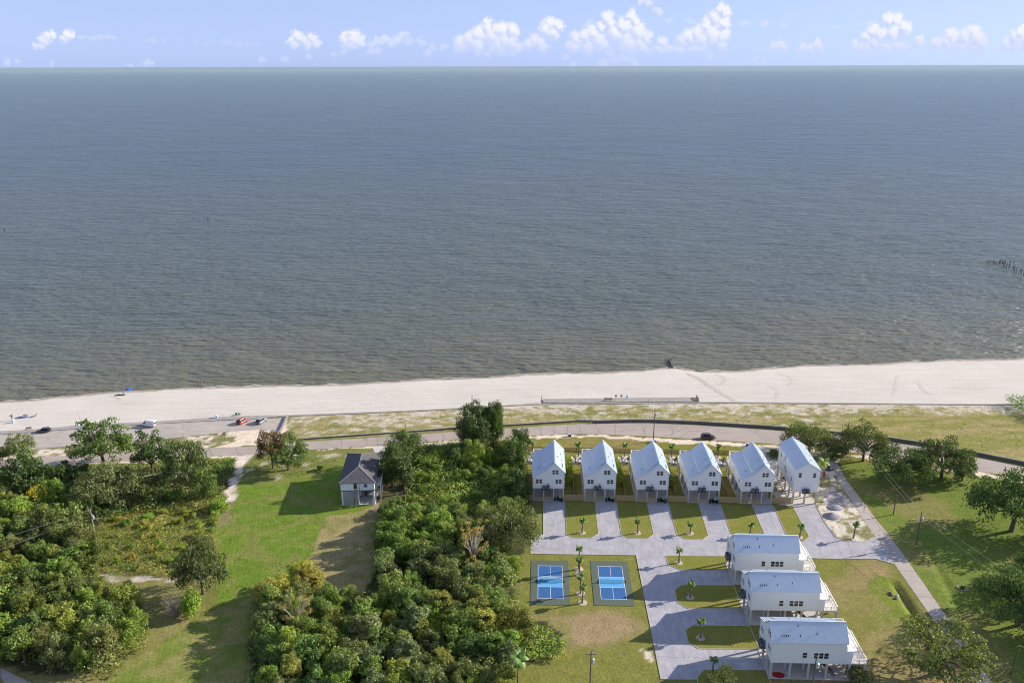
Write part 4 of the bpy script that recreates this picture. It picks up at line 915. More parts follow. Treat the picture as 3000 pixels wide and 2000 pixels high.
me = sk.mesh('dead_leaf_skirt', M['leaf']); tone_attr(me, lambda i: (r_.uniform(.7, 1.3),) * 3); c = obj('dead_leaf_skirt', me, o, (.2, .05, 7.3)); c.color = (.27, .18, .09, 1)
X, Y = P(1516, 1928, 8.0); palm('tall fan palm at the edge of the wood by the lower lawn', X, Y, 8.0, 190, None, False, False, 2.3, (.08, .13, .05, 1), 24)

# ------------------------------------------------------------------ leafy trees
def leafmesh(name, C, Nn, S_, T, mats=None):
    """one quad per leaf clump. C centres, Nn normals, S_ sizes, T tones"""
    n = len(C); u = np.cross(Nn, nrg.normal(size=(n, 3))); u /= np.linalg.norm(u, axis=1)[:, None] + 1e-9; v = np.cross(Nn, u)
    a = S_[:, None] * .5; asp = nrg.uniform(.55, 1.0, n)[:, None]
    V_ = np.stack([C - u * a, C - v * a * asp, C + u * a, C + v * a * asp], 1).reshape(-1, 3)
    me = bpy.data.meshes.new(name); me.vertices.add(4 * n); me.vertices.foreach_set('co', V_.ravel().astype(np.float32))
    me.loops.add(4 * n); me.loops.foreach_set('vertex_index', np.arange(4 * n, dtype=np.int32)); me.polygons.add(n)
    me.polygons.foreach_set('loop_start', (np.arange(n) * 4).astype(np.int32)); me.update(calc_edges=True)
    ca = me.color_attributes.new('tone', 'FLOAT_COLOR', 'POINT'); col = np.repeat(np.concatenate([T, np.ones((n, 1))], 1), 4, 0); ca.data.foreach_set('color', col.ravel().astype(np.float32))
    me.materials.append(M['leaf']); return me
def unit(n):
    d = nrg.normal(size=(n, 3)); return d / np.linalg.norm(d, axis=1)[:, None]
def tones(n, var=.22, hue=.12):
    k = nrg.normal(1, var, n).clip(.45, 1.7); h = nrg.normal(0, hue * .5, n)
    return np.stack([k * (1 + h), k, k * (1 - h * .5)], 1)
def crown(kind, Rr, Hh, nl, per, ls, gap=0.0, base=.35):
    """lobes of leaf clumps spread over the limbs of a crown Rr wide and Hh tall; returns mesh and lobe centres"""
    Cs, Ns, Ss, Ts, lob = [], [], [], [], []
    for k in range(nl):
        a = nrg.uniform(0, 2 * math.pi)
        if kind == 'oak': rr = Rr * math.sqrt(nrg.uniform(.03, 1)) * .86; zt = Hh * (1 - .55 * (rr / Rr) ** 2); z = nrg.uniform(.42, .98) * zt; lr = Rr * nrg.uniform(.13, .24); fl = .55
        elif kind == 'dense': rr = Rr * math.sqrt(nrg.uniform(0, 1)) * .75; zt = Hh * math.sqrt(max(.05, 1 - (rr / Rr) ** 2)); z = nrg.uniform(.22, 1.02) * zt; lr = Rr * nrg.uniform(.14, .33); fl = .85
        elif kind == 'tall': rr = Rr * nrg.uniform(0, .8); z = Hh * nrg.uniform(.35, .97) ** .8; rr *= 1.1 - .6 * z / Hh; lr = Rr * nrg.uniform(.22, .38); fl = .9
        elif kind == 'bush': rr = Rr * math.sqrt(nrg.uniform(0, 1)) * .7; z = Hh * nrg.uniform(.2, .75) * math.sqrt(max(.1, 1 - (rr / Rr) ** 2)); lr = Rr * nrg.uniform(.25, .4); fl = .8
        else: rr = Rr * math.sqrt(nrg.uniform(.1, 1)) * .9; z = Hh * nrg.uniform(.35, .97); lr = Rr * nrg.uniform(.10, .2); fl = .6
        c = np.array([rr * math.cos(a), rr * math.sin(a), z]); lob.append((c, lr))
        n = int(per * (lr / (Rr * .25)) ** 2)
        d = unit(n); d[:, 2] = np.abs(d[:, 2]) * np.where(nrg.random(n) < .78, 1, -1)
        rad = nrg.uniform(.55, 1.08, n) ** .6 * (1 + .25 * np.sin(d[:, 0] * 5 + k) * np.sin(d[:, 1] * 6 + k * 2))
        p = c + d * (rad * lr)[:, None] * np.array([nrg.uniform(.75, 1.3), nrg.uniform(.75, 1.3), fl * nrg.uniform(.7, 1.35)])
        nn = d * .75 + unit(n) * .75; nn /= np.linalg.norm(nn, axis=1)[:, None]
        t_ = tones(n) * nrg.normal(1, .10)
        Cs.append(p); Ns.append(nn); Ss.append(nrg.uniform(.6, 1.4, n) * ls); Ts.append(t_)
    C = np.concatenate(Cs); N_ = np.concatenate(Ns); S_ = np.concatenate(Ss); T = np.concatenate(Ts)
    if gap:
        f = fbm(C[:, 0] * .7 + 50, C[:, 1] * .7 + C[:, 2] * .9 + 50, int(nrg.integers(99)), 3); kp = f > gap; C, N_, S_, T = C[kp], N_[kp], S_[kp], T[kp]
    kp = C[:, 2] > .1; C, N_, S_, T = C[kp], N_[kp], S_[kp], T[kp]
    return leafmesh('crown', C, N_, S_, T), lob
def limbs(lob, Hh, r0, nmax=14, tm='bark', twigs=False):
    mb = MB(); th = Hh * .32; mb.path([(0, 0, -.1), (.1, .05, th * .5), (0, .1, th)], [r0 * 1.25, r0, r0 * .85], 7)
    ls_ = sorted(lob, key=lambda q: -q[1])[:nmax]
    for c, lr in ls_:
        c = Vector(c); mid = Vector((c.x * .45, c.y * .45, th + (c.z - th) * .45 + .15 * Hh * .3))
        mb.path([(0, .05, th * .85), mid, c], [r0 * .55, r0 * .32, r0 * .10], 5)
        if twigs:
            for _ in range(5):
                e = c + Vector(unit(1)[0]) * lr * 1.5; mb.tube(c, e, r0 * .09, .015, 4, caps=False)
    return mb.mesh('trunk', M[tm])
TREE = {}
def variants(key, kind, n, Rr, Hh, nl, per, ls, gap=0.0, r0=.25, nmax=12, tm='bark', twigs=False):
    TREE[key] = []
    for _ in range(n):
        cm, lob = crown(kind, Rr, Hh, nl, per, ls, gap); TREE[key].append((cm, limbs(lob, Hh, r0, nmax, tm, twigs), Rr, Hh))
variants('oak', 'oak', 3, 9.0, 9.0, 84, 260, .34, .34, .42, 26)
variants('spread', 'oak', 2, 7.0, 9.0, 60, 240, .34, .37, .34, 22, twigs=True)
variants('dense', 'dense', 6, 4.0, 6.5, 36, 190, .29, .22, .2, 8)
variants('tall', 'tall', 3, 3.2, 8.5, 30, 170, .29, .28, .18, 10)
variants('big', 'dense', 2, 8.0, 13.0, 76, 380, .38, .30, .45, 16)
variants('bush', 'bush', 3, 2.0, 2.4, 14, 70, .24, 0, .08, 5)
variants('sparse', 'sparse', 2, 4.5, 9.5, 34, 90, .30, .35, .24, 30, 'palebark', True)
def tree(key, X, Y, Rr, Hh, label, cat='tree', group=None, col=(.06, .09, .03), name=None, v=None):
    vs = TREE[key]; cm, tm_, R0, H0 = vs[(rnd.randrange(len(vs)) if v is None else v % len(vs))]
    o = empty(name or {'oak': 'oak_tree', 'bush': 'bush'}.get(key, 'tree'), (X, Y, 0), rnd.uniform(0, 6.28), label, cat, group)
    o.scale = (Rr / R0, Rr / R0, Hh / H0)
    c = obj('crown' if cat != 'bush' else 'foliage', cm, o); c.color = (*col, 1); obj('trunk' if cat != 'bush' else 'stem', tm_, o); return o
OAK = (.058, .072, .034); DKG = (.036, .060, .024); MID = (.068, .108, .026); BRI = (.100, .150, .032); YEL = (.180, .160, .030); GRY = (.070, .082, .046)
def tp(key, bx_, by_, Rr, ytop, label, **kw):
    X, Y = P(bx_, by_); return tree(key, X, Y, Rr, HGT(bx_, by_, ytop) if ytop > 100 else ytop, label, **kw)
# right-hand side
tp('oak', 2368, 1330, 9.5, 1243, 'spreading live oak reaching over the road behind the narrow house', col=OAK, v=0)
tp('oak', 2440, 1338, 5.5, 1283, 'smaller live oak at the junction of lane and road', col=OAK, v=1)
tp('oak', 2528, 1350, 8.2, 1238, 'live oak beside the tall pole at the road corner', col=OAK, v=2)
tp('oak', 2640, 1418, 9.6, 1308, 'dark live oak standing alone on the lawn across the lane', col=DKG, v=1)
tp('spread', 2757, 1404, 9.6, 1285, 'live oak with leaning limbs close to the curving road', col=OAK, v=0)
tp('dense', 2818, 1408, 4.8, 1330, 'thick bushy shrub under the leaning live oak', col=DKG)
tp('oak', 2962, 1555, 12.5, 1385, 'very large dark oak by the edge of the right-hand lawn', col=DKG, v=2)
tp('oak', 2985, 1830, 10.0, 1670, 'dark oak on the lawn above the lone leaning pole', col=DKG, v=1)
tp('spread', 2742, 1972, 9.6, 1822, 'pale olive live oak whose limbs hang over the narrow lane', col=(.085, .102, .045), v=0)
tp('oak', 3120, 1600, 9, 12, 'oak standing beyond the large dark oak', col=DKG); tp('oak', 3080, 1720, 9, 11, 'oak whose shade falls on the mown lawn', col=DKG)
tp('oak', 3110, 1900, 9, 11, 'oak shading the far lawn corner', col=OAK)
tp('bush', 2512, 2002, 3.3, 1952, 'rounded grey-green bush at the corner of the red-tarp cottage', cat='bush', col=GRY)
tp('bush', 2118, 2002, 3.6, 1955, 'pale flowering bush on the lowest grass island', cat='bush', col=(.20, .20, .085))
tp('bush', 2820, 1723, .9, .9, 'low bush inside a ring of stones on the lawn', cat='bush', col=DKG)
tp('bush', 2445, 1338, 3.4, 2.6, 'dark shrubs below the oak at the lane corner', cat='bush', col=DKG)
tp('bush', 2262, 1340, 2.2, 3.4, 'dark shrub between fifth cottage and narrow house', cat='bush', col=OAK)
# left-hand side
tp('spread', 306, 1372, 10.6, 1228, 'large live oak with a high crown against the car park', col=(.055, .085, .030), v=0)
tp('spread', 64, 1348, 5.2, 1267, 'small wind-bent tree at the left end of the road', col=(.075, .095, .035), v=0)
tp('spread', 0, 1360, 3.6, 1305, 'wind-bent tree cut by the left edge of the view', col=OAK)
tp('spread', 450, 1398, 6.4, 1258, 'ragged tree with pale limbs right of the large oak', col=DKG, v=0)
tp('spread', 552, 1428, 7.2, 1265, 'ragged dark tree with forked top beside the sand path', col=(.045, .062, .028), v=1)
tp('dense', 86, 1448, 7.2, 1335, 'broad dark tree left of the shaded gap', col=DKG, v=0)
tp('dense', 180, 1425, 5.2, 1355, 'dark rounded tree just below the tree shadow on the road', col=DKG, v=1)
tp('dense', 240, 1420, 4.6, 1362, 'dark rounded tree under the large high-crowned oak', col=DKG, v=2)
tp('oak', 325, 1492, 10.5, 1362, 'wide grey-green oak above the brush field', col=GRY, v=2)
tp('dense', 165, 1496, 4.4, 1405, 'mid-green tree between the yellow bush and the wide oak', col=MID)
tp('bush', 113, 1466, 3.8, 1412, 'yellow-leaved bush in the shade of dark trees', cat='bush', col=YEL)
tp('bush', 245, 1432, 2.6, 1400, 'small yellow-green bush behind the wide grey-green oak', cat='bush', col=(.15, .16, .03))
tp('dense', 190, 1585, 5.6, 1478, 'rounded tree left of the white utility pole', col=(.065, .085, .03))
tp('dense', 255, 1490, 4.6, 1420, 'dark tree filling the gap left of the wide oak', col=DKG)
tp('dense', 455, 1470, 4.6, 1400, 'low dark tree above the fallen pale trunk', col=(.05, .07, .03))
tp('dense', 600, 1460, 4.4, 1380, 'bushy tree on the near side of the sand path', col=(.05, .075, .025))
tp('bush', 640, 1500, 3.2, 4.5, 'rounded bush at the lower end of the sand path', cat='bush', col=BRI)
tp('bush', 520, 1465, 3.6, 4.0, 'rounded bush below the ragged dark tree', cat='bush', col=MID)
tp('oak', 596, 1738, 7.0, 1583, 'dark twisted oak beside the dirt track', col=(.044, .058, .030), v=0)
tp('bush', 567, 1797, 3.0, 1718, 'bright green bush right of the dead reeds', cat='bush', col=BRI)
X, Y = P(520, 1800); o = empty('dead_reed_clump', (X, Y, 0), 0, 'fan of pale dead reeds in front of the twisted oak', 'dead reeds')
mb = MB(); r_ = random.Random(9)
for k in range(260): a = r_.uniform(0, 6.28); s_ = r_.uniform(.1, 1.15); L = r_.uniform(3, 6.2); mb.tube((.9 * math.cos(a) * r_.random(), .9 * math.sin(a) * r_.random(), 0), (math.cos(a) * L * math.sin(s_ * .8), math.sin(a) * L * math.sin(s_ * .8), L * math.cos(s_ * .8)), .035, .01, 3, caps=False)
mb.build('stem', M['palebark'], o, kind='stuff')
# half-dead tree in front of the sand apron, and its companions by the grey-roofed house
tp('spread', 800, 1372, 5.0, 1240, 'half-dead tree with bare brown top on the left of the green plot', col=(.085, .058, .042), v=1)
tp('spread', 845, 1376, 6.8, 1268, 'leafy half of the tree leaning over the green plot', col=(.050, .080, .028), v=0)
tp('bush', 938, 1378, 1.5, 2.2, 'small dark shrub on bare soil beside the grey-roofed house', cat='bush', col=DKG)
tp('big', 1190, 1362, 7.0, 1272, 'broad dark tree behind the grey-roofed house', col=(.045, .065, .026), v=3)
tp('big', 1150, 1425, 5.0, 1310, 'leaning dark tree touching the grey roof', col=(.045, .062, .026), v=1)
tp('tall', 1185, 1445, 4.8, 1350, 'dark tree behind the bare soil beside the grey-roofed house', col=(.042, .060, .025), v=0)
tp('big', 1398, 1312, 7.6, 1190, 'tall broad dark tree rising over the road', col=(.040, .058, .026), v=1)
tp('big', 1446, 1308, 4.0, 1182, 'upper crown beside the tall broad dark tree', col=(.040, .066, .022), v=0)
tp('dense', 1388, 1372, 4.2, 1292, 'light green vine-draped tree in the thicket', col=(.095, .125, .030))
tp('dense', 1525, 1312, 3.8, 1253, 'small dark tree at the road end of the thicket', col=DKG)
tp('dense', 1503, 1362, 5.3, 1290, 'dark tree beside the first cottage garden', col=DKG)
tp('dense', 1508, 1465, 4.8, 1378, 'dark tree against the first side fence', col=(.042, .062, .026))
tp('dense', 1535, 1475, 2.6, 1425, 'small dark tree at the corner of the first board fence', col=DKG)
tp('oak', 1495, 1612, 8.2, 1462, 'large grey-green oak overhanging the end of the gravel lane', col=GRY, v=1)
tp('sparse', 1388, 1680, 4.2, 1530, 'half-bare tree with pale branches and orange-brown leaves', col=(.21, .155, .055), v=1)
tp('sparse', 870, 1860, 4.6, 1740, 'half-bare tree with twisted pale branches at the meadow edge', col=(.16, .13, .05), v=0)
tp('sparse', 1265, 2030, 3.0, 1965, 'pinkish bare shrub at the bottom edge of the wood', col=(.30, .22, .18), v=1)
# bamboo-like hedges along the garden fences
for (hx, hy, lab) in ((21.0, 210.15, 'tall leafy hedge against the fence between first and second cottage'), (36.2, 209.65, 'tall leafy hedge against the fence between second and third cottage'), (51.2, 209.05, 'thin leafy hedge against the fence between third and fourth cottage')):
    q = loc(hx, hy, -3.6, 15)
    C = np.stack([nrg.normal(0, .5, 2600), nrg.uniform(-7, 7, 2600), nrg.uniform(.1, 1, 2600) ** .7 * 3.3], 1); C[:, 2] *= .8 + .35 * fbm(C[:, 1] * .7 + 40, C[:, 1] * 0 + hx, 4)
    me = leafmesh('foliage', C, unit(2600) * np.array([1, 1, .6]), nrg.uniform(.18, .42, 2600), tones(2600))
    o = obj('garden_hedge', me, None, (q[0], q[1], 0), R(-1.9), label=lab, cat='hedge'); o.color = (.105, .135, .030, 1)

# woods: trees scattered through the outlines of the woods
def scatter(poly, step, fn, seed, jitter=.75):
    r_ = random.Random(seed); pp = px(poly); xs = [q[0] for q in pp]; ys = [q[1] for q in pp]; y = min(ys); out = []
    while y < max(ys):
        x = min(xs) + (step / 2 if int((y - min(ys)) / step) % 2 else 0)
        while x < max(xs):
            X = x + r_.uniform(-1, 1) * step * jitter * .5; Y = y + r_.uniform(-1, 1) * step * jitter * .5
            if inpoly(np.array([X]), np.array([Y]), pp)[0]: out.append((X, Y)); fn(X, Y, r_)
            x += step
        y += step * .87
    return out
WOODS = []; WOODO = []
def woodtree(lab, grp, cols, hmin, hmax, rmin=2.6, rmax=4.8):
    def f(X, Y, r_):
        big = r_.random(); Rr = rmin + (rmax - rmin) * big ** 1.3; Hh = hmin + (hmax - hmin) * (.35 * r_.random() + .65 * big)
        c = r_.choice(cols); j = r_.uniform(.8, 1.22)
        WOODS.append((Rr, c, grp)); WOODO.append(tree('dense' if r_.random() < .72 else 'tall', X, Y, Rr, Hh, lab, group=grp, col=tuple(k * j for k in c)))
    return f
scatter([(-60, 1520), (130, 1520), (225, 1580), (300, 1640), (300, 1720), (330, 1775), (420, 1815), (436, 1880), (330, 1985), (200, 1985), (110, 1965), (0, 1925), (-100, 1900)], 5.0,
        woodtree('leafy tree in the dense wood at the lower left', 'trees of the lower left wood', [MID, (.065, .085, .030), (.085, .120, .030), (.082, .088, .042), (.055, .080, .028), (.068, .085, .044), (.098, .112, .032)], 5.5, 9.5), 1)
scatter([(-80, 1420), (50, 1440), (60, 1520), (-80, 1530)], 6.0, woodtree('olive tree at the left edge behind the yellow bush', 'trees at the left edge', [(.08, .09, .03), OAK], 6, 9), 2)
scatter([(760, 1790), (900, 1770), (1080, 1770), (1110, 1700), (1150, 1560), (1180, 1520), (1440, 1540), (1500, 1640), (1510, 1800), (1530, 1900), (1490, 1975), (1480, 2060), (720, 2060), (735, 1900)], 5.2,
        woodtree('leafy tree in the dense wood below the mown brown plot', 'trees of the central wood', [MID, (.085, .125, .032), (.100, .130, .035), (.060, .095, .032), (.115, .120, .035), (.080, .100, .038), (.070, .088, .048), (.088, .102, .052)], 4.5, 8.5), 3)
scatter([(800, 1720), (860, 1705), (960, 1720), (900, 1800), (780, 1790)], 4.6, woodtree('yellow-green tree at the meadow edge of the wood', 'yellow-green trees by the meadow', [(.125, .125, .035), (.14, .13, .04)], 4.5, 6.5), 4)
scatter([(1125, 1505), (1160, 1480), (1180, 1560), (1120, 1690), (1085, 1700)], 3.4, woodtree('small tree along the shaded edge of the mown brown plot', 'small trees edging the brown plot', [MID, DKG], 2.6, 4.5, 1.4, 2.6), 6)
scatter([(1215, 1400), (1240, 1345), (1370, 1330), (1500, 1330), (1520, 1460), (1500, 1560), (1250, 1560), (1190, 1500)], 5.6,
        woodtree('bushy tree in the thicket between the houses', 'trees of the thicket between the houses', [MID, (.090, .130, .032), (.105, .135, .035), DKG], 2.6, 5.2, 1.6, 3.2), 8, 1.2)
for (a, b, r__, yt, lab) in ((1215, 1545, 3.2, 1480, 'bright green tree at the corner of thicket and brown plot'), (1290, 1580, 4.6, 1500, 'bright spreading tree in the middle of the wood'), (1440, 1880, 3.6, 1810, 'yellow-green willow left of the lower lawn'), (1265, 1880, 3.8, 1828, 'golden-tipped tree low in the central wood')):
    tp('dense', a, b, r__, yt, lab, col=BRI if b < 1600 else (.150, .155, .030))

SHRUBS = []
# undergrowth: mounds of leaves nobody could count
def undergrowth(name, poly, dens, ls, hmax, col, label, hs_=.12, seed=1, hmin=.2, tonev=.25, edge=3.0):
    pp = px(poly); xs = [q[0] for q in pp]; ys = [q[1] for q in pp]; n = int((max(xs) - min(xs)) * (max(ys) - min(ys)) * dens)
    X = nrg.uniform(min(xs), max(xs), n); Y = nrg.uniform(min(ys), max(ys), n)
    wx_ = X + (fbm(X * .3, Y * .3, 3) - .5) * edge; wy_ = Y + (fbm(X * .3, Y * .3, 4) - .5) * edge
    k = inpoly(wx_, wy_, pp); X, Y = X[k], Y[k]; n = len(X)
    def hf(X, Y): return hmin + hmax * np.clip((fbm(X * hs_ + 90, Y * hs_ + 90, seed, 4) - .25) / .5, 0, 1) ** 1.3 + .35 * hmax * fbm(X * .6 + 9, Y * .6 + 9, seed + 5, 3)
    h = hf(X, Y); e = .3; gxx = (hf(X + e, Y) - h) / e; gyy = (hf(X, Y + e) - h) / e
    N_ = np.stack([-gxx, -gyy, np.ones(n)], 1); N_ /= np.linalg.norm(N_, axis=1)[:, None]; N_ = N_ * .8 + unit(n) * .6; N_ /= np.linalg.norm(N_, axis=1)[:, None]
    C = np.stack([X, Y, h * nrg.uniform(.55, 1.05, n)], 1)
    T = tones(n, tonev) * (.75 + .5 * fbm(X * .25 + 5, Y * .25 + 5, seed + 7, 3))[:, None]
    hu = (fbm(X * .12 + 5, Y * .12 + 5, seed + 11, 3) - .5)[:, None] * np.array([.9, .2, 0.]); T = T * (1 + hu)
    o = obj(name, leafmesh(name, C, N_, nrg.uniform(.6, 1.4, n) * ls, T), kind='stuff', label=label); o.color = (*col, 1); return o
undergrowth('undergrowth', [(1125, 1335), (1240, 1310), (1380, 1300), (1520, 1296), (1545, 1330), (1545, 1470), (1520, 1560), (1300, 1600), (1180, 1560), (1190, 1440), (1150, 1420)], 15, .38, 3.6, (.085, .122, .030), 'vine-covered thicket between the houses', hs_=.16)
undergrowth('undergrowth', [(740, 1780), (930, 1740), (1100, 1740), (1130, 1640), (1190, 1550), (1500, 1600), (1525, 1790), (1500, 1980), (1470, 2060), (715, 2060), (735, 1880)], 8, .42, 2.2, (.070, .095, .030), 'leafy undergrowth filling the central wood', seed=3)
undergrowth('undergrowth', [(1520, 1800), (1560, 1840), (1610, 1850), (1650, 1870), (1668, 1900), (1640, 1935), (1560, 1945), (1500, 1960)], 22, .34, 2.8, (.105, .150, .028), 'mound of green vines spilling onto the lower lawn', seed=4, hmin=1.0)
undergrowth('brush', [(300, 1520), (420, 1480), (560, 1470), (650, 1480), (640, 1560), (622, 1640), (560, 1690), (470, 1690), (310, 1675), (270, 1610)], 16, .30, .9, (.118, .138, .034), 'rough olive and yellow brush field', seed=5, hmin=.15, tonev=.42)
scatter([(330, 1520), (440, 1490), (640, 1490), (630, 1600), (560, 1680), (330, 1670), (290, 1600)], 4.6, lambda X, Y, r_: SHRUBS.append(tree('bush', X, Y, r_.uniform(.9, 2.2), r_.uniform(.8, 2.2), 'low shrub in the rough brush field', 'bush', 'shrubs of the brush field', tuple(k * r_.uniform(.8, 1.2) for k in r_.choice([(.12, .15, .03), (.15, .15, .04), (.08, .11, .03), (.10, .14, .03)])))), 21, 1.4)
undergrowth('undergrowth', [(-60, 1400), (120, 1380), (300, 1370), (640, 1354), (690, 1350), (668, 1420), (650, 1500), (420, 1500), (290, 1540), (240, 1620), (310, 1700), (430, 1800), (440, 1890), (330, 1990), (100, 1960), (-80, 1920)], 8, .42, 2.0, (.062, .080, .028), 'dark undergrowth beneath the left-hand trees', seed=6)
undergrowth('undergrowth', [(600, 1350), (690, 1345), (680, 1385), (620, 1400)], 16, .34, 1.0, (.12, .15, .03), 'bright weeds between the road and the sand path', seed=8)
undergrowth('grass_tufts', [(720, 1338), (860, 1335), (1000, 1345), (960, 1380), (840, 1400), (720, 1370)], 2.2, .35, .15, (.09, .095, .035), 'rough tufts of grass on the plot by the road', seed=9, hmin=.05)
undergrowth('reeds', [(2936, 1182), (2965, 1176), (3010, 1176), (3120, 1190), (3300, 1260), (3200, 1262), (3010, 1232), (2985, 1215)], 14, .40, 2.2, (.085, .135, .030), 'tall green reeds where the dune grass meets the beach', seed=10, hmin=1.5)
undergrowth('dune_grass', [(845, 1226), (1200, 1208), (1560, 1190), (2030, 1186), (2900, 1192), (3200, 1300), (3000, 1340), (2600, 1280), (2250, 1245), (1915, 1228), (1740, 1228), (1500, 1242), (1165, 1266), (880, 1284)], 1.1, .34, .10, (.19, .18, .075), 'short tufts of dune grass between the road and the beach', seed=12, hmin=.05, tonev=.35)
# lawn that is not mown flat: short tufts on the meadow
undergrowth('grass_tufts', [(655, 1480), (700, 1440), (960, 1440), (960, 1530), (880, 1690), (700, 1760), (600, 1850), (640, 1700)], 2.4, .28, .06, (.080, .105, .022), 'bright green grass tufts on the meadow', seed=13, hmin=.03, tonev=.25)

# fallen pale trunk in the left brush
X, Y = P(500, 1408); o = empty('fallen_trunk', (X, Y, 0), 0, 'fallen pale tree trunk lying in the dark undergrowth', 'fallen trunk')
MB().path([(-9, .6, 1.2), (-4, 0, 2.2), (0, .2, 2.6), (5, -.6, 2.3)], [.16, .3, .34, .2], 8).build('stem', M['palebark'], o)
MB().path([(-4, 0, 2.2), (-5.5, -2, 3.0), (-7.5, -4, 3.2)], [.2, .12, .05], 6).build('branch', M['palebark'], o)

# ------------------------------------------------------------------ poles and wires
def pole(label, X, Y, h, m_='polewood', trans=False, arm=False, lamp=False, r=.17, group='utility poles', lean=(0, 0)):
    o = empty('utility_pole', (X, Y, 0), 0, label, 'utility pole', group)
    tpv = (lean[0], lean[1], h); MB().tube((0, 0, -.2), tpv, r, r * .62, 10).build('pole', M[m_], o)
    if arm: MB().box(-1.1 + lean[0], -.06 + lean[1], h - .9, 1.1 + lean[0], .06 + lean[1], h - .76).build('crossarm', M['polewood'], o)
    if trans:
        f = (h - 2.4) / h; cx_, cy_ = lean[0] * f, lean[1] * f; tr = MB().tube((cx_ + .42, cy_ - .05, h - 2.9), (cx_ + .42, cy_ - .05, h - 1.9), .30, .30, 12).tube((cx_ + .42, cy_ - .05, h - 1.9), (cx_ + .42, cy_ - .05, h - 1.78), .30, .1, 12).tube((cx_ + .42, cy_ - .05, h - 1.78), (cx_ + .42, cy_ - .05, h - 1.45), .05, .04, 6).box(cx_, cy_ - .1, h - 2.7, cx_ + .15, cy_, h - 2.0).build('transformer', M['steel'], o)
    if lamp:
        f = (h - 2.6) / h; cx_ = lean[0] * f; MB().bar((cx_, 0, h - 2.7), (cx_ - 1.6, -.4, h - 2.2), .07, .07).box(cx_ - 2.2, -.62, h - 2.26, cx_ - 1.55, -.3, h - 2.1).build('lamp_arm', M['steel'], o)
    ins = MB()
    for k in (.25, 1.1): ins.tube((lean[0] * .97 + .12, lean[1] * .97, h - k), (lean[0] * .97 + .30, lean[1] * .97, h - k), .05, .05, 6)
    ins.build('insulator', M['steel'], o)
    return (X + lean[0], Y + lean[1], h)
pl1 = pole('tall utility pole with transformer between road and third cottage', 47.96, 249.7, 12.3, trans=True)
pl2 = pole('dark utility pole beside the oak at the road corner', 110.05, 241.5, 11.0)
pl3 = pole('short plain pole on the lawn beside the lane', 108.36, 202.0, 6.5)
pl4 = pole('utility pole with street lamp and transformer across the lane', 107.7, 186.9, 10.0, 'steel' if False else 'polewood', trans=True, lamp=True)
a = P(264, 1491, 11.0); pl5 = pole('pale utility pole with transformer rising from the brush field', a[0], a[1], 11.0, 'palebark', trans=True)
a = P(1732, 1906, 10.5); pl6 = pole('utility pole with transformer at the bottom of the court lawn', a[0], a[1], 10.5, trans=True, arm=True)
a = P(2393, 1919, 10.5); pl7 = pole('utility pole in front of the red-tarp cottage', a[0], a[1], 10.5, trans=True)
a = P(2959.5, 1975); pl8 = pole('lone leaning pole at the lower right lawn', a[0], a[1], 7.5, lean=(.5, 0))
a = P(1382.6, 1157, 12.0); pl9 = pole('utility pole showing above the tall broad dark tree', a[0], a[1], 12.0, trans=False)
a = P(1189.6, 1276); pl10 = pole('short greenish pole beside the road behind the broad dark tree', a[0], a[1], 4.2, 'palebark')
def wire(label, a, b, sag=.8, r=.02, dz=0):
    a = Vector(a) + Vector((0, 0, dz)); b = Vector(b) + Vector((0, 0, dz)); mb = MB(); n = 14; pr = None
    for i in range(n + 1):
        f = i / n; p_ = a.lerp(b, f) - Vector((0, 0, 4 * sag * f * (1 - f))) - a
        if pr is not None: mb.tube(pr, p_, r, r, 4, caps=False)
        pr = p_
    mb.build('power_line', M['wire'], None, tuple(a), label=label, cat='power line')
wire('upper wire leaving the pale pole over the left wood', pl5, (-190, 128, 11), 1.6, .03, -.1); wire('lower wire leaving the pale pole over the left wood', (pl5[0], pl5[1], 9.2), (-186, 122, 9), 1.8, .03)
wire('guy wire of the pale pole', (pl5[0], pl5[1], 9.8), (pl5[0] + 7, pl5[1] - .5, .2), 0, .025)
wire('upper wire crossing the lane-side lawn from the lamp pole', pl4, (127, 120, 11), 1.0, .022, -.2); wire('lower wire crossing the lane-side lawn from the lamp pole', (pl4[0], pl4[1], 8.4), (124, 120, 9.5), 1.2, .022)
wire('upper wire from the corner pole to the lamp pole', pl2, pl4, 1.0, .022, -.2); wire('lower wire from the corner pole to the lamp pole', (pl2[0], pl2[1], 9.0), (pl4[0], pl4[1], 8.4), 1.0, .022)
wire('wire from the bottom pole to the red-tarp cottage pole', pl6, pl7, .8, .02, -.3)

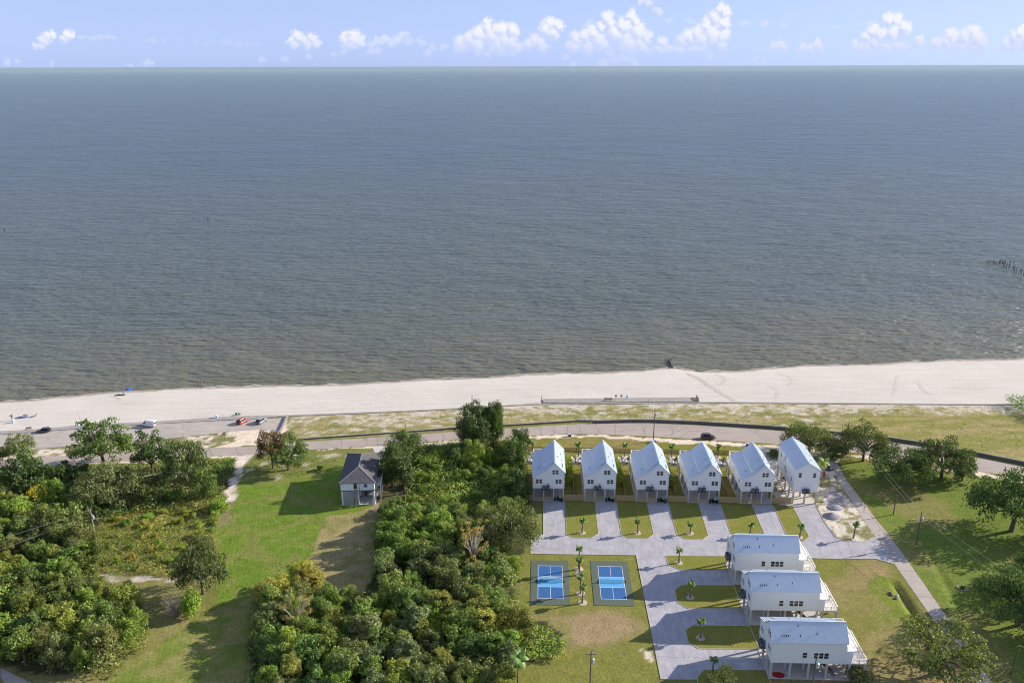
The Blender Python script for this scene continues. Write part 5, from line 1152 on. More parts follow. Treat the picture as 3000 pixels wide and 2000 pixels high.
# ------------------------------------------------------------------ vehicles
def smooth_profile(pts): return pts
def car(label, X, Y, rz, paint, L=4.7, Wd=1.85, H=1.7, van=False, lo=None):
    o = empty('van' if van else 'parked_car', (X, Y, .05), rz, label, 'van' if van else 'car')
    gc = .28; hw = Wd / 2
    if van: belt = 1.15; prof = [(-L / 2, .45), (-L / 2 + .1, 1.05), (-L / 2 + .95, 1.22), (-L / 2 + 1.75, H - .08), (-L / 2 + 2.2, H), (L / 2 - .12, H), (L / 2 - .02, H - .15), (L / 2, .45)]
    else: belt = 1.0; prof = [(-L / 2, .5), (-L / 2 + .08, .82), (-L / 2 + 1.15, 1.02), (-L / 2 + 1.85, H - .08), (-L / 2 + 2.3, H), (L / 2 - .75, H - .03), (L / 2 - .12, 1.1), (L / 2, .55)]
    xs_ = [p_[0] for p_ in prof]
    # lower body: stations along x with rounded plan
    mb = MB(); st = np.linspace(-L / 2, L / 2, 13)
    def topz(x): return float(np.interp(x, xs_, [p_[1] for p_ in prof]))
    rings = []
    for x in st:
        e = abs(x) / (L / 2); w = hw * (1 - .16 * max(0, (e - .72) / .28) ** 2); zt = min(topz(x), belt); zl = gc + .14 * max(0, (e - .8) / .2)
        rings.append([(x, -w * .94, zl), (x, -w, zl + .22), (x, -w * .99, (zl + zt) / 2 + .08), (x, -w * .93, zt), (x, w * .93, zt), (x, w * .99, (zl + zt) / 2 + .08), (x, w, zl + .22), (x, w * .94, zl)])
    def loft(mb, rings, mi=0):
        k = len(rings[0]); vs = [p_ for r__ in rings for p_ in r__]; fs = []
        for i in range(len(rings) - 1):
            for j in range(k): fs.append((i * k + j, (i + 1) * k + j, (i + 1) * k + (j + 1) % k, i * k + (j + 1) % k))
        fs.append(tuple(range(k))[::1]); fs.append(tuple(range((len(rings) - 1) * k, len(rings) * k))[::-1]); mb.add(vs, fs, mi)
    loft(mb, rings); bo_ = mb.build('body', paint, o, smooth=True)
    # cabin: roof in paint, glass band
    gx0 = prof[2][0]; gx1 = prof[-2][0] if not van else prof[-2][0]
    cab = MB(); rr = []
    for x in np.linspace(gx0 + .02, gx1 - .02, 11):
        zt = topz(x); f = max(0, (zt - belt) / (H - belt)); w0 = hw * .93; w1 = hw * (.93 - .17 * f)
        rr.append([(x, -w0, belt - .01), (x, -w1, zt - .06 * f), (x, -w1 * .86, zt), (x, w1 * .86, zt), (x, w1, zt - .06 * f), (x, w0, belt - .01)])
    loft(cab, rr); cab.build('cabin', paint if van else M['glasscar'], o, smooth=False)
    rf = MB()
    x0, x1 = (prof[4][0] - .25, prof[5][0] + (.0 if van else .02)); w1 = hw * .74
    rf.hexa([(x0, -w1, H - .05), (x1, -w1, H - .05), (x1, w1, H - .05), (x0, w1, H - .05)], [(x0 + .1, -w1 * .93, H + .025), (x1 - .06, -w1 * .93, H + .025), (x1 - .06, w1 * .93, H + .025), (x0 + .1, w1 * .93, H + .025)])
    rf.build('roof', paint, o)
    if not van:
        pi_ = MB()
        for f_ in (.42, .70):
            xx = gx0 + (gx1 - gx0) * f_
            for s_ in (-1, 1): pi_.bar((xx, s_ * hw * .935, belt), (xx, s_ * hw * .775, H - .05), .09, .05)
        for s_ in (-1, 1): pi_.bar((gx0 + .05, s_ * hw * .93, belt + .02), (prof[4][0] - .1, s_ * hw * .77, H - .03), .07, .07); pi_.bar((gx1 - .02, s_ * hw * .93, belt + .02), (prof[5][0], s_ * hw * .77, H - .05), .10, .08)
        pi_.build('pillar', paint, o)
    else:
        for s_ in (-1, 1): MB().hexa([(-L / 2 + 1.15, s_ * hw * .95 - .01, belt + .05), (-L / 2 + 2.1, s_ * hw * .95 - .01, belt + .05), (-L / 2 + 2.1, s_ * hw * .95 + .01, belt + .05), (-L / 2 + 1.15, s_ * hw * .95 + .01, belt + .05)], [(-L / 2 + 1.6, s_ * hw * .86 - .01, H - .5), (-L / 2 + 2.1, s_ * hw * .84 - .01, H - .42), (-L / 2 + 2.1, s_ * hw * .84 + .03, H - .42), (-L / 2 + 1.6, s_ * hw * .86 + .03, H - .5)]).build('side_window', M['glasscar'], o)
        MB().hexa([(-L / 2 + .98, -.8, belt + .14), (-L / 2 + 1.0, .8, belt + .14), (-L / 2 + 1.03, .8, belt + .14), (-L / 2 + 1.0, -.8, belt + .14)], [(-L / 2 + 1.66, -.66, H - .16), (-L / 2 + 1.66, .66, H - .16), (-L / 2 + 1.70, .66, H - .16), (-L / 2 + 1.70, -.66, H - .16)]).build('windscreen', M['glasscar'], o)
        for s_ in (-.42, .42): MB().box(L / 2 - .03, s_ - .36, 1.25, L / 2 + .02, s_ + .36, 1.85).build('rear_window', M['glasscar'], o)
    wm = shared('wheel', lambda: MB().tube((0, -.11, 0), (0, .11, 0), .34, .34, 16).mesh('wheel', M['rubber'])); rm = shared('rim', lambda: MB().tube((0, -.125, 0), (0, .125, 0), .2, .2, 10).mesh('rim', M['rim']))
    for x in (-L / 2 + .9, L / 2 - .95):
        for s_ in (-1, 1): w__ = obj('wheel', wm, o, (x, s_ * (hw - .12), .34)); obj('rim', rm, w__)
    for s_ in (-1, 1):
        MB().box(-L / 2 - .01, s_ * hw * .62 - .2, .66, -L / 2 + .14, s_ * hw * .62 + .2, .80).build('headlight', M['lampw'], o)
        MB().box(L / 2 - .13, s_ * hw * .72 - .12, .78, L / 2 + .01, s_ * hw * .72 + .12, 1.02).build('tail_light', M['lampr'], o)
        MB().box(-L / 2 + 1.35, s_ * (hw + .08) - .09, belt, -L / 2 + 1.5, s_ * (hw + .08) + .09, belt + .16).build('mirror', paint, o)
    MB().box(-L / 2 - .02, -hw * .7, .34, -L / 2 + .1, hw * .7, .5).box(L / 2 - .1, -hw * .7, .34, L / 2 + .02, hw * .7, .5).build('bumper', M['plastic_d'], o)
    return o
M['glasscar'] = mat('tinted_glass', (.012, .014, .018), .08, .8)
def cpaint(n, c): 
    m = mat(n, c, .28, .6); m.node_tree.nodes['Principled BSDF'].inputs['Coat Weight'].default_value = .6; return m
q = P(128, 1266); car('dark brown hatchback parked in the car park near the bench', q[0], q[1], R(12), cpaint('brown_paint', (.045, .035, .035)), 4.6, 1.85, 1.65)
q = P(437, 1248); car('white panel van parked along the beach side of the car park', q[0], q[1], R(-14), cpaint('white_paint', (.75, .76, .78)), 5.6, 2.05, 2.35, van=True)
q = P(711, 1238); car('bright red estate car parked in the car park', q[0], q[1], R(-118), cpaint('red_paint', (.42, .015, .022)), 4.7, 1.85, 1.7)
q = P(766, 1237); car('silver and dark blue estate car nearest the concrete barrier', q[0], q[1], R(-108), cpaint('silver_paint', (.30, .31, .35)), 4.8, 1.9, 1.75)
q = P(2074, 1284); car('dark maroon estate car driving on the beach road', q[0], q[1], R(176), cpaint('maroon_paint', (.055, .010, .018)), 4.9, 1.95, 1.75)

# ------------------------------------------------------------------ beach things
def barrel(lab, a, b):
    X, Y = P(a, b); o = empty('rubbish_barrel', (X, Y, .05), 0, lab, 'barrel', 'pale blue rubbish barrels on the beach')
    MB().tube((0, 0, 0), (0, 0, 1.15), .36, .36, 14).build('body', M['barrel'], o); MB().tube((0, 0, 1.15), (0, 0, 1.25), .39, .3, 14).build('lid', M['plastic_w'], o)
barrel('pale blue rubbish barrel on sand at the foot of the weathered post', 39, 1238); barrel('pale blue rubbish barrel on sand left of the large oak crown', 229, 1246); barrel('pale blue rubbish barrel on sand left of the green chairs', 635, 1224); barrel('pale blue rubbish barrel beside the concrete walkway on the beach', 1838, 1165)
def bench(lab, a, b, rz=0):
    X, Y = P(a, b); o = empty('park_bench', (X, Y, .05), rz, lab, 'bench')
    MB().box(-.95, -.25, .42, .95, .25, .48).build('seat', M['wood'], o); MB().box(-.95, .25, .55, .95, .3, .95).build('backrest', M['wood'], o)
    lm = shared('bleg', lambda: MB().box(-.05, -.25, 0, .05, .3, .42).box(-.04, .25, .42, .04, .32, .95).mesh('leg', M['wood']))
    for x in (-.8, .8): obj('leg', lm, o, (x, 0, 0))
bench('dark wooden bench on sand beside the brown hatchback', 84, 1259, R(10)); X, Y = P(1782, 1176)
o = empty('park_bench', (X, Y, .42), R(-1), 'dark wooden bench standing on the concrete walkway', 'bench')
MB().box(-1.6, -.25, .42, 1.6, .25, .5).build('seat', M['wood'], o); MB().box(-1.6, .25, .55, 1.6, .3, .95).build('backrest', M['wood'], o)
for x in (-1.4, 1.4): MB().box(x - .05, -.25, 0, x + .05, .28, .42).build('leg', M['wood'], o)
for (a, b, lab) in ((1804, 1167, 'dark grill post beside the middle of the beach walkway'), (1820, 1167, 'leaning grill post between the other grill and the barrel')):
    X, Y = P(a, b); o = empty('grill_post', (X, Y, .05), R(20), lab, 'grill'); MB().tube((0, 0, 0), (0, 0, 1.0), .07, .07, 8).build('post', M['wood'], o); MB().box(-.4, -.3, 1.0, .4, .3, 1.3).build('firebox', M['plastic_d'], o)
# beach umbrella, towel, people
X, Y = P(379, 1152); o = empty('beach_umbrella', (X, Y, -.1), 0, 'bright blue beach umbrella near the water', 'beach umbrella')
MB().tube((0, 0, 0), (0, 0, 2.1), .03, .03, 6).build('pole', M['steel'], o)
mb = MB(); n = 10; vs = [(1.25 * math.cos(2 * math.pi * k / n), 1.25 * math.sin(2 * math.pi * k / n), 1.75) for k in range(n)] + [(.65 * math.cos(2 * math.pi * k / n), .65 * math.sin(2 * math.pi * k / n), 2.12) for k in range(n)] + [(0, 0, 2.25)]
mb.add(vs, [(k, (k + 1) % n, n + (k + 1) % n, n + k) for k in range(n)] + [(n + k, n + (k + 1) % n, 2 * n) for k in range(n)]); mb.build('canopy', M['blue'], o)
chair('white beach chair beside the blue umbrella', *[P(363, 1154)[0], P(363, 1154)[1]], R(180), M['plastic_w'], z=-.05)
X, Y = P(354, 1157); MB().box(-1.6, -.35, 0, 1.6, .35, .22).build('kayak' if False else 'beach_mat', M['plastic_d'], None, (X, Y, .02), R(8), label='dark mat lying on the sand by the blue umbrella', cat='mat')
def person(label, X, Y, rz, h, cloth, z=-.4, arm=.4):
    o = empty('person', (X, Y, z), rz, label, 'person', 'two bathers standing at the waterline')
    s_ = h / 1.75
    me = bpy.data.meshes.new('figure'); bmv = [(0, 0, .95, .15), (0, 0, 1.15, .13), (0, .01, 1.38, .16), (0, 0, 1.5, .07), (0, 0, 1.6, .10), (0, 0, 1.7, .09),
        (-.1, 0, .88, .11), (-.12, .01, .5, .075), (-.12, -.02, .06, .045), (-.12, -.14, .02, .04), (.1, 0, .88, .11), (.13, -.05, .5, .075), (.14, .02, .06, .045), (.14, -.10, .02, .04),
        (-.21, 0, 1.38, .055), (-.21 - arm * .3, -.02, 1.1, .045), (-.23 - arm * .45, -.1, .85, .032), (.21, 0, 1.38, .055), (.25, .02, 1.1, .045), (.26, -.06, .84, .032)]
    ed = [(0, 1), (1, 2), (2, 3), (3, 4), (4, 5), (0, 6), (6, 7), (7, 8), (8, 9), (0, 10), (10, 11), (11, 12), (12, 13), (2, 14), (14, 15), (15, 16), (2, 17), (17, 18), (18, 19)]
    me.from_pydata([(a * s_, b * s_, c * s_) for a, b, c, _ in bmv], ed, []); b_ = obj('figure', me, o)
    md = b_.modifiers.new('skin', 'SKIN'); sv = me.skin_vertices[0].data
    for i, q_ in enumerate(bmv): sv[i].radius = (q_[3] * s_, q_[3] * s_)
    sv[0].use_root = True; sd_ = b_.modifiers.new('sub', 'SUBSURF'); sd_.levels = 1; sd_.render_levels = 1
    me.materials.append(M['skin'])
    MB().tube((0, 0, .80 * s_), (0, 0, 1.02 * s_), .185 * s_, .17 * s_, 10, caps=False).build('swimwear', cloth, o)
    MB().tube((0, .03, 1.62 * s_), (0, .02, 1.79 * s_), .115 * s_, .08 * s_, 10).build('hair', M['hair'], o)
person('person in red swimwear standing at the waterline', *P(583, 1130, -.4), R(170), 1.68, M['cloth2']); person('person in dark swimwear with one arm out at the waterline', *P(590, 1129, -.4), R(200), 1.78, M['cloth1'], arm=.9)
# boat-shaped play thing, chair, tap post
X, Y = P(70, 1222); o = empty('upturned_boat', (X, Y, .05), R(8), 'blue and white boat hull filled with sand on the beach', 'boat')
def hull(L, w, z0, z1, n=12):
    rr = []
    for i in range(n + 1):
        f = i / n; x = -L / 2 + L * f; ww = w / 2 * math.sin(math.pi * min(1, max(.03, f))) ** .6; rr.append((x, ww))
    mb = MB()
    for (x0_, w0), (x1_, w1) in zip(rr, rr[1:]):
        for s_ in (-1, 1):
            v_ = [(x0_ * .85, s_ * w0 * .7, z0), (x1_ * .85, s_ * w1 * .7, z0), (x1_, s_ * w1, z1), (x0_, s_ * w0, z1)]; mb.add(v_, [(0, 1, 2, 3) if s_ < 0 else (3, 2, 1, 0)])
    return mb, rr
hb, rr = hull(3.1, 2.1, 0, .6); hb.build('hull', M['blue'], o)
mb = MB(); mb.add([(x, -w, .6) for x, w in rr] + [(x, w, .6) for x, w in rr], [(i, i + 1, len(rr) + i + 1, len(rr) + i) for i in range(len(rr) - 1)]); mb.build('sand_fill', M['sandfill'] if 'sandfill' in M else M['mulch'], o)
hb2, _ = hull(3.2, 2.2, .52, .66); hb2.build('gunwale', M['plastic_w'], o); MB().path([(-.3, .1, .6), (.2, .2, .9), (1.0, .1, .85)], [.1, .14, .06], 6).path([(.4, .1, .6), (.9, .2, .95), (1.2, .2, .9)], [.1, .1, .06], 6).build('driftwood', M['stone'], o)
X, Y = P(34, 1235); o = empty('weathered_post', (X, Y + .7, .05), 0, 'weathered wooden post with a ragged top beside a barrel', 'post'); MB().tube((0, 0, 0), (-.15, 0, 2.3), .2, .16, 8).build('post', M['wood'], o); MB().box(-.9, -.08, 1.9, .5, .08, 2.15).bar((-.2, 0, 2.1), (.5, 0, 2.8), .12, .12).build('crosspiece', M['wood'], o)
X, Y = P(99, 1221); o = empty('beach_lounger', (X, Y, .05), R(40), 'weathered wooden lounger right of the beached boat', 'lounger')
MB().box(-.9, -.3, .3, .5, .3, .36).build('seat', M['wood'], o); MB().hexa([(.5, -.3, .3), (.56, -.3, .3), (.56, .3, .3), (.5, .3, .3)], [(1.1, -.3, 1.1), (1.16, -.3, 1.1), (1.16, .3, 1.1), (1.1, .3, 1.1)]).build('backrest', M['wood'], o)
for x in (-.8, .4):
    for y in (-.25, .25): MB().box(x - .04, y - .04, 0, x + .04, y + .04, .3).build('leg', M['wood'], o)
for (a, b, rz, lab) in ((692, 1215, R(200), 'green folding chair on the sand, farther from the barrier'), (702, 1215, R(150), 'green folding chair on the sand, nearer the barrier')):
    X, Y = P(a, b); o = chair(lab, X, Y, rz, M['greenf'], 'green folding chairs', .05)
# road signs
X, Y = P(658.7, 1286); o = empty('road_sign', (X, Y, 0), 0, 'small dark sign on a post on the grass median', 'sign'); MB().tube((0, 0, 0), (0, 0, 2.2), .05, .05, 6).build('post', M['polewood'], o); MB().box(-.4, -.07, 1.9, .4, -.05, 2.4).build('panel', M['plastic_d'], o)
X, Y = P(2464, 1323); o = empty('stop_sign', (X, Y, 0), R(-60), 'red octagonal sign half hidden by the oak at the lane corner', 'road sign'); MB().tube((0, 0, 0), (0, 0, 2.3), .05, .05, 6).build('post', M['steel'], o)
mb = MB(); n = 8; mb.add([(.4 * math.cos(2 * math.pi * (k + .5) / n), -.06, 2.5 + .4 * math.sin(2 * math.pi * (k + .5) / n)) for k in range(n)] + [(.4 * math.cos(2 * math.pi * (k + .5) / n), -.09, 2.5 + .4 * math.sin(2 * math.pi * (k + .5) / n)) for k in range(n)], [tuple(range(n)), tuple(range(2 * n - 1, n - 1, -1))] + [(k, (k + 1) % n, n + (k + 1) % n, n + k) for k in range(n)]); mb.build('panel', M['signred'], o)
X, Y = P(2402, 1263.5); MB().box(-1.1, -.08, 0, 1.1, .0, .8).build('wall_sign', M['plastic_w'], None, (X, Y - .35, .35), R(-3), label='white rectangular panel fixed on the curving seawall', cat='sign')
# ruins in the water, navigation posts
pr = [(2890, 772, 8), (2895.5, 771, 7), (2902, 769, 3), (2908, 771, 7), (2912.5, 770.5, 7), (2917, 773, 8), (2926, 773, 10), (2930, 768, 8), (2935, 771, 7), (2939.5, 771, 7), (2944, 772, 7), (2940, 779, 8), (2947, 784, 12), (2956, 783, 21), (2969, 772, 8), (2971, 792, 12), (2968, 789, 12), (2977, 792, 10), (2988, 796, 10), (2991, 803, 12), (2998, 806, 14), (3006, 812, 12), (3014, 818, 14), (3025, 826, 12)]
for (a, b, hpx) in pr:
    X, Y = P(a, b, WZ); h_ = max(.8, HGT(a, b, b - hpx)); MB().tube((0, 0, -2), (.25 + rnd.uniform(-.1, .3), 0, h_ * .98), .28, .22, 6).build('pier_piling', M['stone'], None, (X, Y, 0), label='dark broken piling of the ruined pier in the sea', cat='piling', group='pilings of the ruined pier')
for (a, b, hpx, lab) in ((610, 648, 9, 'lone marker post far out in the sea'), (14, 681, 8, 'lone marker post in the sea near the left edge')):
    X, Y = P(a, b, WZ); MB().tube((0, 0, -2), (0, 0, HGT(a, b, b - hpx)), .32, .25, 6).box(-.5, -.1, HGT(a, b, b - hpx) - .9, .5, .1, HGT(a, b, b - hpx)).build('marker_post', M['stone'], None, (X, Y, 0), label=lab, cat='marker post')
o = empty('groyne', (*P(1970, 1076), -.3), 0, 'dark wooden groyne running into the water from the beach point', 'groyne')
ox, oy = P(1970, 1076); mb = MB()
for i in range(11): a, b = 1970 - i * 1.15, 1076 - i * 2.1; q = P(a, b, 0); MB().tube((q[0] - ox, q[1] - oy, -1), (q[0] - ox, q[1] - oy, rnd.uniform(.5, 1.1)), .32, .28, 7).build('piling', M['stone'], o)
q0 = P(1970, 1076); q1 = P(1957, 1053); MB().bar((0, 0, .45), (q1[0] - ox, q1[1] - oy, .45), .22, .4).build('beam', M['stone'], o)
q = P(1957, 1055, 0); MB().bar((q[0] - ox - 1.6, q[1] - oy, .7), (q[0] - ox + 1.9, q[1] - oy + .2, .7), .35, .3).build('crossbeam', M['stone'], o)
# yard clutter
def heap(lab, a, b, rx_, ry_, h_, m_, name='gravel_heap', cat='heap'):
    X, Y = P(a, b); n = 18; rings = 5; mb = MB(); vs = []; rr_ = random.Random(int(a))
    for j in range(rings):
        f = 1 - j / rings
        for k in range(n): t_ = 2 * math.pi * k / n; j_ = 1 + rr_.uniform(-.1, .1); vs.append((rx_ * f * math.cos(t_) * j_, ry_ * f * math.sin(t_) * j_, h_ * (1 - f) ** .8 * (1 + rr_.uniform(-.1, .1)) - (.02 if j == 0 else 0)))
    vs.append((0, 0, h_)); fs = []
    for j in range(rings - 1):
        for k in range(n): fs.append((j * n + k, j * n + (k + 1) % n, (j + 1) * n + (k + 1) % n, (j + 1) * n + k))
    for k in range(n): fs.append(((rings - 1) * n + k, (rings - 1) * n + (k + 1) % n, rings * n))
    mb.add(vs, fs); return mb.build(name, m_, None, (X, Y, .02), smooth=True, label=lab, cat=cat)
heap('grey gravel heap in the sandy lot, nearer the side lane', 2446, 1487, 2.4, 1.7, .9, M['gravelpile']); heap('grey gravel heap in the sandy lot, beside the driveway kerb', 2437, 1512, 2.6, 2.0, 1.3, M['gravelpile'])
heap('crumpled bright red tarp on concrete under the nearest sideways cottage', 2280, 1977, 1.35, .95, .35, M['tarp'], 'red_tarp', 'tarp').location.z = .14
X, Y = P(2424, 1374); heap('dark covered pile behind the tall fan palm', 2424, 1374, 1.8, 1.4, 1.5, M['plastic_d'], 'covered_pile', 'pile')
X, Y = P(2413, 1393); o = empty('red_kayak', (X, Y, .2), R(65), 'red kayak lying beside the tall fan palm', 'kayak'); hb, rr = hull(3.6, .9, 0, .35); hb.build('hull', M['plastic_r'], o)
mb = MB(); mb.add([(x, -w, .35) for x, w in rr] + [(x, w, .35) for x, w in rr], [(i, i + 1, len(rr) + i + 1, len(rr) + i) for i in range(len(rr) - 1)]); mb.build('deck', M['plastic_r'], o)
for (a, b, w__, h__, lab) in ((2607, 1738, .55, .6, 'rough grey boulder, rearmost of the group by the ditch'), (2611, 1743, .5, .5, 'rough grey boulder between the others by the ditch'), (2628, 1744, .4, .55, 'pale boulder by the ditch, nearest the lane'), (2624, 1753, .5, .45, 'rough grey boulder by the ditch, nearest the red-tarp cottage')):
    heap(lab, a, b, w__, w__ * .8, h__, M['whitestone'] if 'pale' in lab else M['stone'], 'boulder', 'boulder')
o = empty('stone_ring', (*P(2820, 1722), 0), 0, 'ring of pale stones around a low bush on the lawn', 'stone ring')
for k in range(12): a = k * math.pi / 6; MB().tube((1.15 * math.cos(a), 1.0 * math.sin(a), 0), (1.15 * math.cos(a), 1.0 * math.sin(a), .22), .24, .17, 7).build('stone', M['mulch'], o)
for (a, b, lab) in ((1669, 1278, 'dark green utility box by the road behind the first cottage'), (1916, 1296, 'dark utility box at the foot of the tall pole'), (2190, 1306, 'grey utility box on the verge behind the fifth cottage')):
    X, Y = P(a, b); o = empty('utility_box', (X, Y, 0), R(-3), lab, 'utility box'); MB().box(-.5, -.4, 0, .5, .4, .9).build('body', M['plastic_d'], o); MB().box(-.55, -.45, .9, .55, .45, .98).build('lid', M['steel'], o)
# cracked strip joints across the road
mb = MB()
for (a0, b0, a1, b1) in ((1000, 1288, 1001, 1311), (1073, 1284, 1075, 1306), (1105, 1282, 1106, 1304), (1298, 1268, 1300, 1289), (1497, 1257, 1503, 1279), (1622, 1250, 1624, 1272), (1662, 1246, 1663, 1271), (1697, 1250, 1704, 1273), (1802, 1244, 1803, 1272), (1882, 1240, 1890, 1268), (1968, 1244, 1970, 1280)):
    p0 = P(a0, b0); p1 = P(a1, b1); pv = None
    for i in range(7):
        f = i / 6; q = (p0[0] + (p1[0] - p0[0]) * f + rnd.uniform(-.25, .25), p0[1] + (p1[1] - p0[1]) * f)
        if pv: mb.add([(pv[0] - .07, pv[1], .048), (pv[0] + .07, pv[1], .048), (q[0] + .07, q[1], .048), (q[0] - .07, q[1], .048)], [(0, 1, 2, 3)])
        pv = q
mb.build('road_crack', M['seaface'], None, **ST)
mb = MB()
for (a0, b0, a1, b1) in ((1915, 1252, 1940, 1253), (1985, 1254, 2010, 1255), (2060, 1258, 2085, 1260), (2252, 1273, 2275, 1275), (2820, 1352, 2845, 1357), (2900, 1368, 2925, 1374)):
    p0 = P(a0, b0); p1 = P(a1, b1); mb.add([(p0[0], p0[1] - .07, .048), (p1[0], p1[1] - .07, .048), (p1[0], p1[1] + .07, .048), (p0[0], p0[1] + .07, .048)], [(0, 1, 2, 3)])
mb.build('road_marking', M['deck'], None, **ST)


# ------------------------------------------------------------------ clouds in the sky, laid out by direction (no position, so they stay put from anywhere)
CB = dict(
S=[(130, 118, 13), (140, 108, 14), (150, 102, 12), (120, 132, 10), (105, 136, 9), (190, 115, 12), (200, 105, 14), (212, 105, 9), (855, 122, 12), (870, 112, 14), (885, 122, 12), (915, 116, 14), (900, 132, 13), (930, 130, 11), (860, 134, 10), (1015, 118, 16), (1035, 112, 18), (1050, 122, 14), (1030, 128, 14), (1035, 102, 10), (1350, 128, 20), (1380, 118, 22), (1405, 100, 20), (1425, 80, 17), (1428, 64, 12), (1440, 110, 24), (1465, 90, 20), (1478, 120, 22), (1500, 90, 16), (1495, 125, 18), (1400, 135, 18), (1455, 135, 20), (1520, 140, 14), (1545, 132, 14), (1565, 120, 17), (1580, 118, 16), (1600, 85, 18), (1612, 72, 17), (1632, 75, 15), (1640, 82, 12), (1620, 98, 16), (1590, 135, 16), (1680, 140, 18), (1690, 112, 17), (1715, 105, 20), (1740, 98, 22), (1780, 55, 17), (1790, 66, 14), (1765, 75, 13), (1760, 125, 20), (1800, 95, 20), (1830, 75, 19), (1848, 48, 14), (1855, 60, 12), (1870, 95, 22), (1895, 108, 16), (1840, 125, 24), (1720, 140, 18), (1880, 130, 18), (1930, 150, 14), (1960, 152, 15), (1990, 150, 15), (2030, 148, 15), (2060, 148, 14), (2115, 138, 13), (1945, 125, 12), (2005, 118, 16), (2020, 108, 20), (2045, 95, 20), (2070, 75, 19), (2095, 52, 18), (2115, 30, 14), (2125, 40, 13), (2120, 72, 18), (2090, 100, 24), (2060, 115, 22), (2120, 105, 16), (2270, 135, 12), (2285, 132, 12), (2298, 142, 10), (2350, 148, 12), (2375, 145, 14), (2395, 132, 14), (2400, 145, 12), (2505, 130, 14), (2520, 142, 16), (2540, 140, 14), (2540, 108, 16), (2560, 92, 18), (2580, 100, 18), (2605, 60, 16), (2625, 62, 16), (2650, 82, 16), (2620, 95, 18), (2600, 145, 16), (2635, 140, 18), (2660, 148, 14), (2690, 125, 14), (2695, 112, 10), (2560, 128, 16), (2740, 132, 16), (2775, 125, 18), (2790, 108, 18), (2830, 110, 20), (2850, 96, 18), (2870, 115, 18), (2880, 130, 16), (2820, 140, 18), (2855, 142, 16), (2920, 145, 10), (2950, 130, 16), (2975, 112, 18), (2995, 95, 17), (3010, 120, 24), (2980, 140, 16), (3040, 100, 24)],
M=[(1090, 130, 15), (1110, 122, 14), (1130, 115, 12), (1150, 128, 15), (1170, 118, 15), (1185, 108, 14), (1200, 125, 14), (1235, 122, 12), (1265, 136, 10), (1300, 138, 10), (975, 156, 10), (1010, 152, 10), (1090, 153, 12), (1110, 152, 10), (1255, 155, 11), (770, 174, 10), (840, 172, 9), (910, 165, 9), (1880, 8, 9), (1903, 12, 10), (1928, 32, 9), (1400, 152, 14), (1430, 156, 12), (1470, 152, 14), (1500, 156, 12), (1730, 152, 14), (1790, 150, 16), (1850, 148, 16), (1900, 148, 14), (2530, 166, 12), (2570, 164, 12), (2620, 168, 12), (2800, 160, 12), (2860, 158, 13), (1660, 166, 8), (2080, 166, 10), (1770, 182, 12), (1800, 176, 14), (1830, 172, 16), (1860, 178, 14), (1680, 190, 8), (2210, 178, 10), (2240, 176, 9), (25, 186, 10), (50, 182, 8), (150, 188, 8), (380, 190, 6), (430, 186, 10), (445, 188, 8)],
F=[(245, 113, 10), (270, 112, 12), (295, 110, 12), (320, 112, 12), (335, 112, 8), (430, 118, 8), (450, 118, 9), (475, 121, 8), (535, 117, 8), (575, 118, 7), (605, 128, 12), (625, 120, 11), (660, 125, 13), (695, 128, 14), (725, 132, 12), (755, 132, 9), (1960, 60, 14), (2020, 58, 14), (2180, 68, 12), (2240, 70, 12), (2300, 72, 10), (2450, 76, 10), (2520, 74, 10)])
CM = bpy.data.materials.new('cloudy_sky'); CM.use_nodes = True; nt = CM.node_tree; nt.nodes.clear()
def wn(ty, **kw):
    x = nt.nodes.new(ty)
    for k, v in kw.items(): setattr(x, k, v)
    return x
def wm(op, a, b=0.0, c=None):
    x = wn('ShaderNodeMath', operation=op)
    for i, q in ((0, a), (1, b), (2, c)):
        if q is None: continue
        if isinstance(q, (int, float)): x.inputs[i].default_value = q
        else: nt.links.new(q, x.inputs[i])
    return x.outputs[0]
def wr(src, a, b, c=0.0, d=1.0, smooth=False):
    x = wn('ShaderNodeMapRange'); x.interpolation_type = 'SMOOTHSTEP' if smooth else 'LINEAR'
    for i, q in enumerate((a, b, c, d)): x.inputs[i + 1].default_value = q
    nt.links.new(src, x.inputs[0]); return x.outputs[0]
def wnoise(src, scale, det=5, rough=.6):
    x = wn('ShaderNodeTexNoise'); x.inputs['Scale'].default_value = scale; x.inputs['Detail'].default_value = det; x.inputs['Roughness'].default_value = rough; nt.links.new(src, x.inputs[0]); return x
tcw = wn('ShaderNodeNewGeometry'); sbw = wn('ShaderNodeVectorMath', operation='SUBTRACT'); sbw.inputs[1].default_value = (0, 0, CAMH); nt.links.new(tcw.outputs['Position'], sbw.inputs[0]); sxw = wn('ShaderNodeSeparateXYZ'); nt.links.new(sbw.outputs[0], sxw.inputs[0])
yy = wm('MAXIMUM', sxw.outputs[1], 1.0)
cbw = wn('ShaderNodeCombineXYZ'); nt.links.new(wm('MULTIPLY', wm('DIVIDE', sxw.outputs[0], yy), 1000), cbw.inputs[0]); nt.links.new(wm('MULTIPLY', wm('DIVIDE', sxw.outputs[2], yy), 1000), cbw.inputs[1])
UV = cbw.outputs[0]
def wvec(op, a, b):
    x = wn('ShaderNodeVectorMath', operation=op)
    for i, q in ((0, a), (1, b)):
        if isinstance(q, tuple): x.inputs[i].default_value = q
        else: nt.links.new(q, x.inputs[i])
    return x
w1_ = wnoise(UV, .055, 3, .6); w2_ = wnoise(UV, .20, 4, .65)
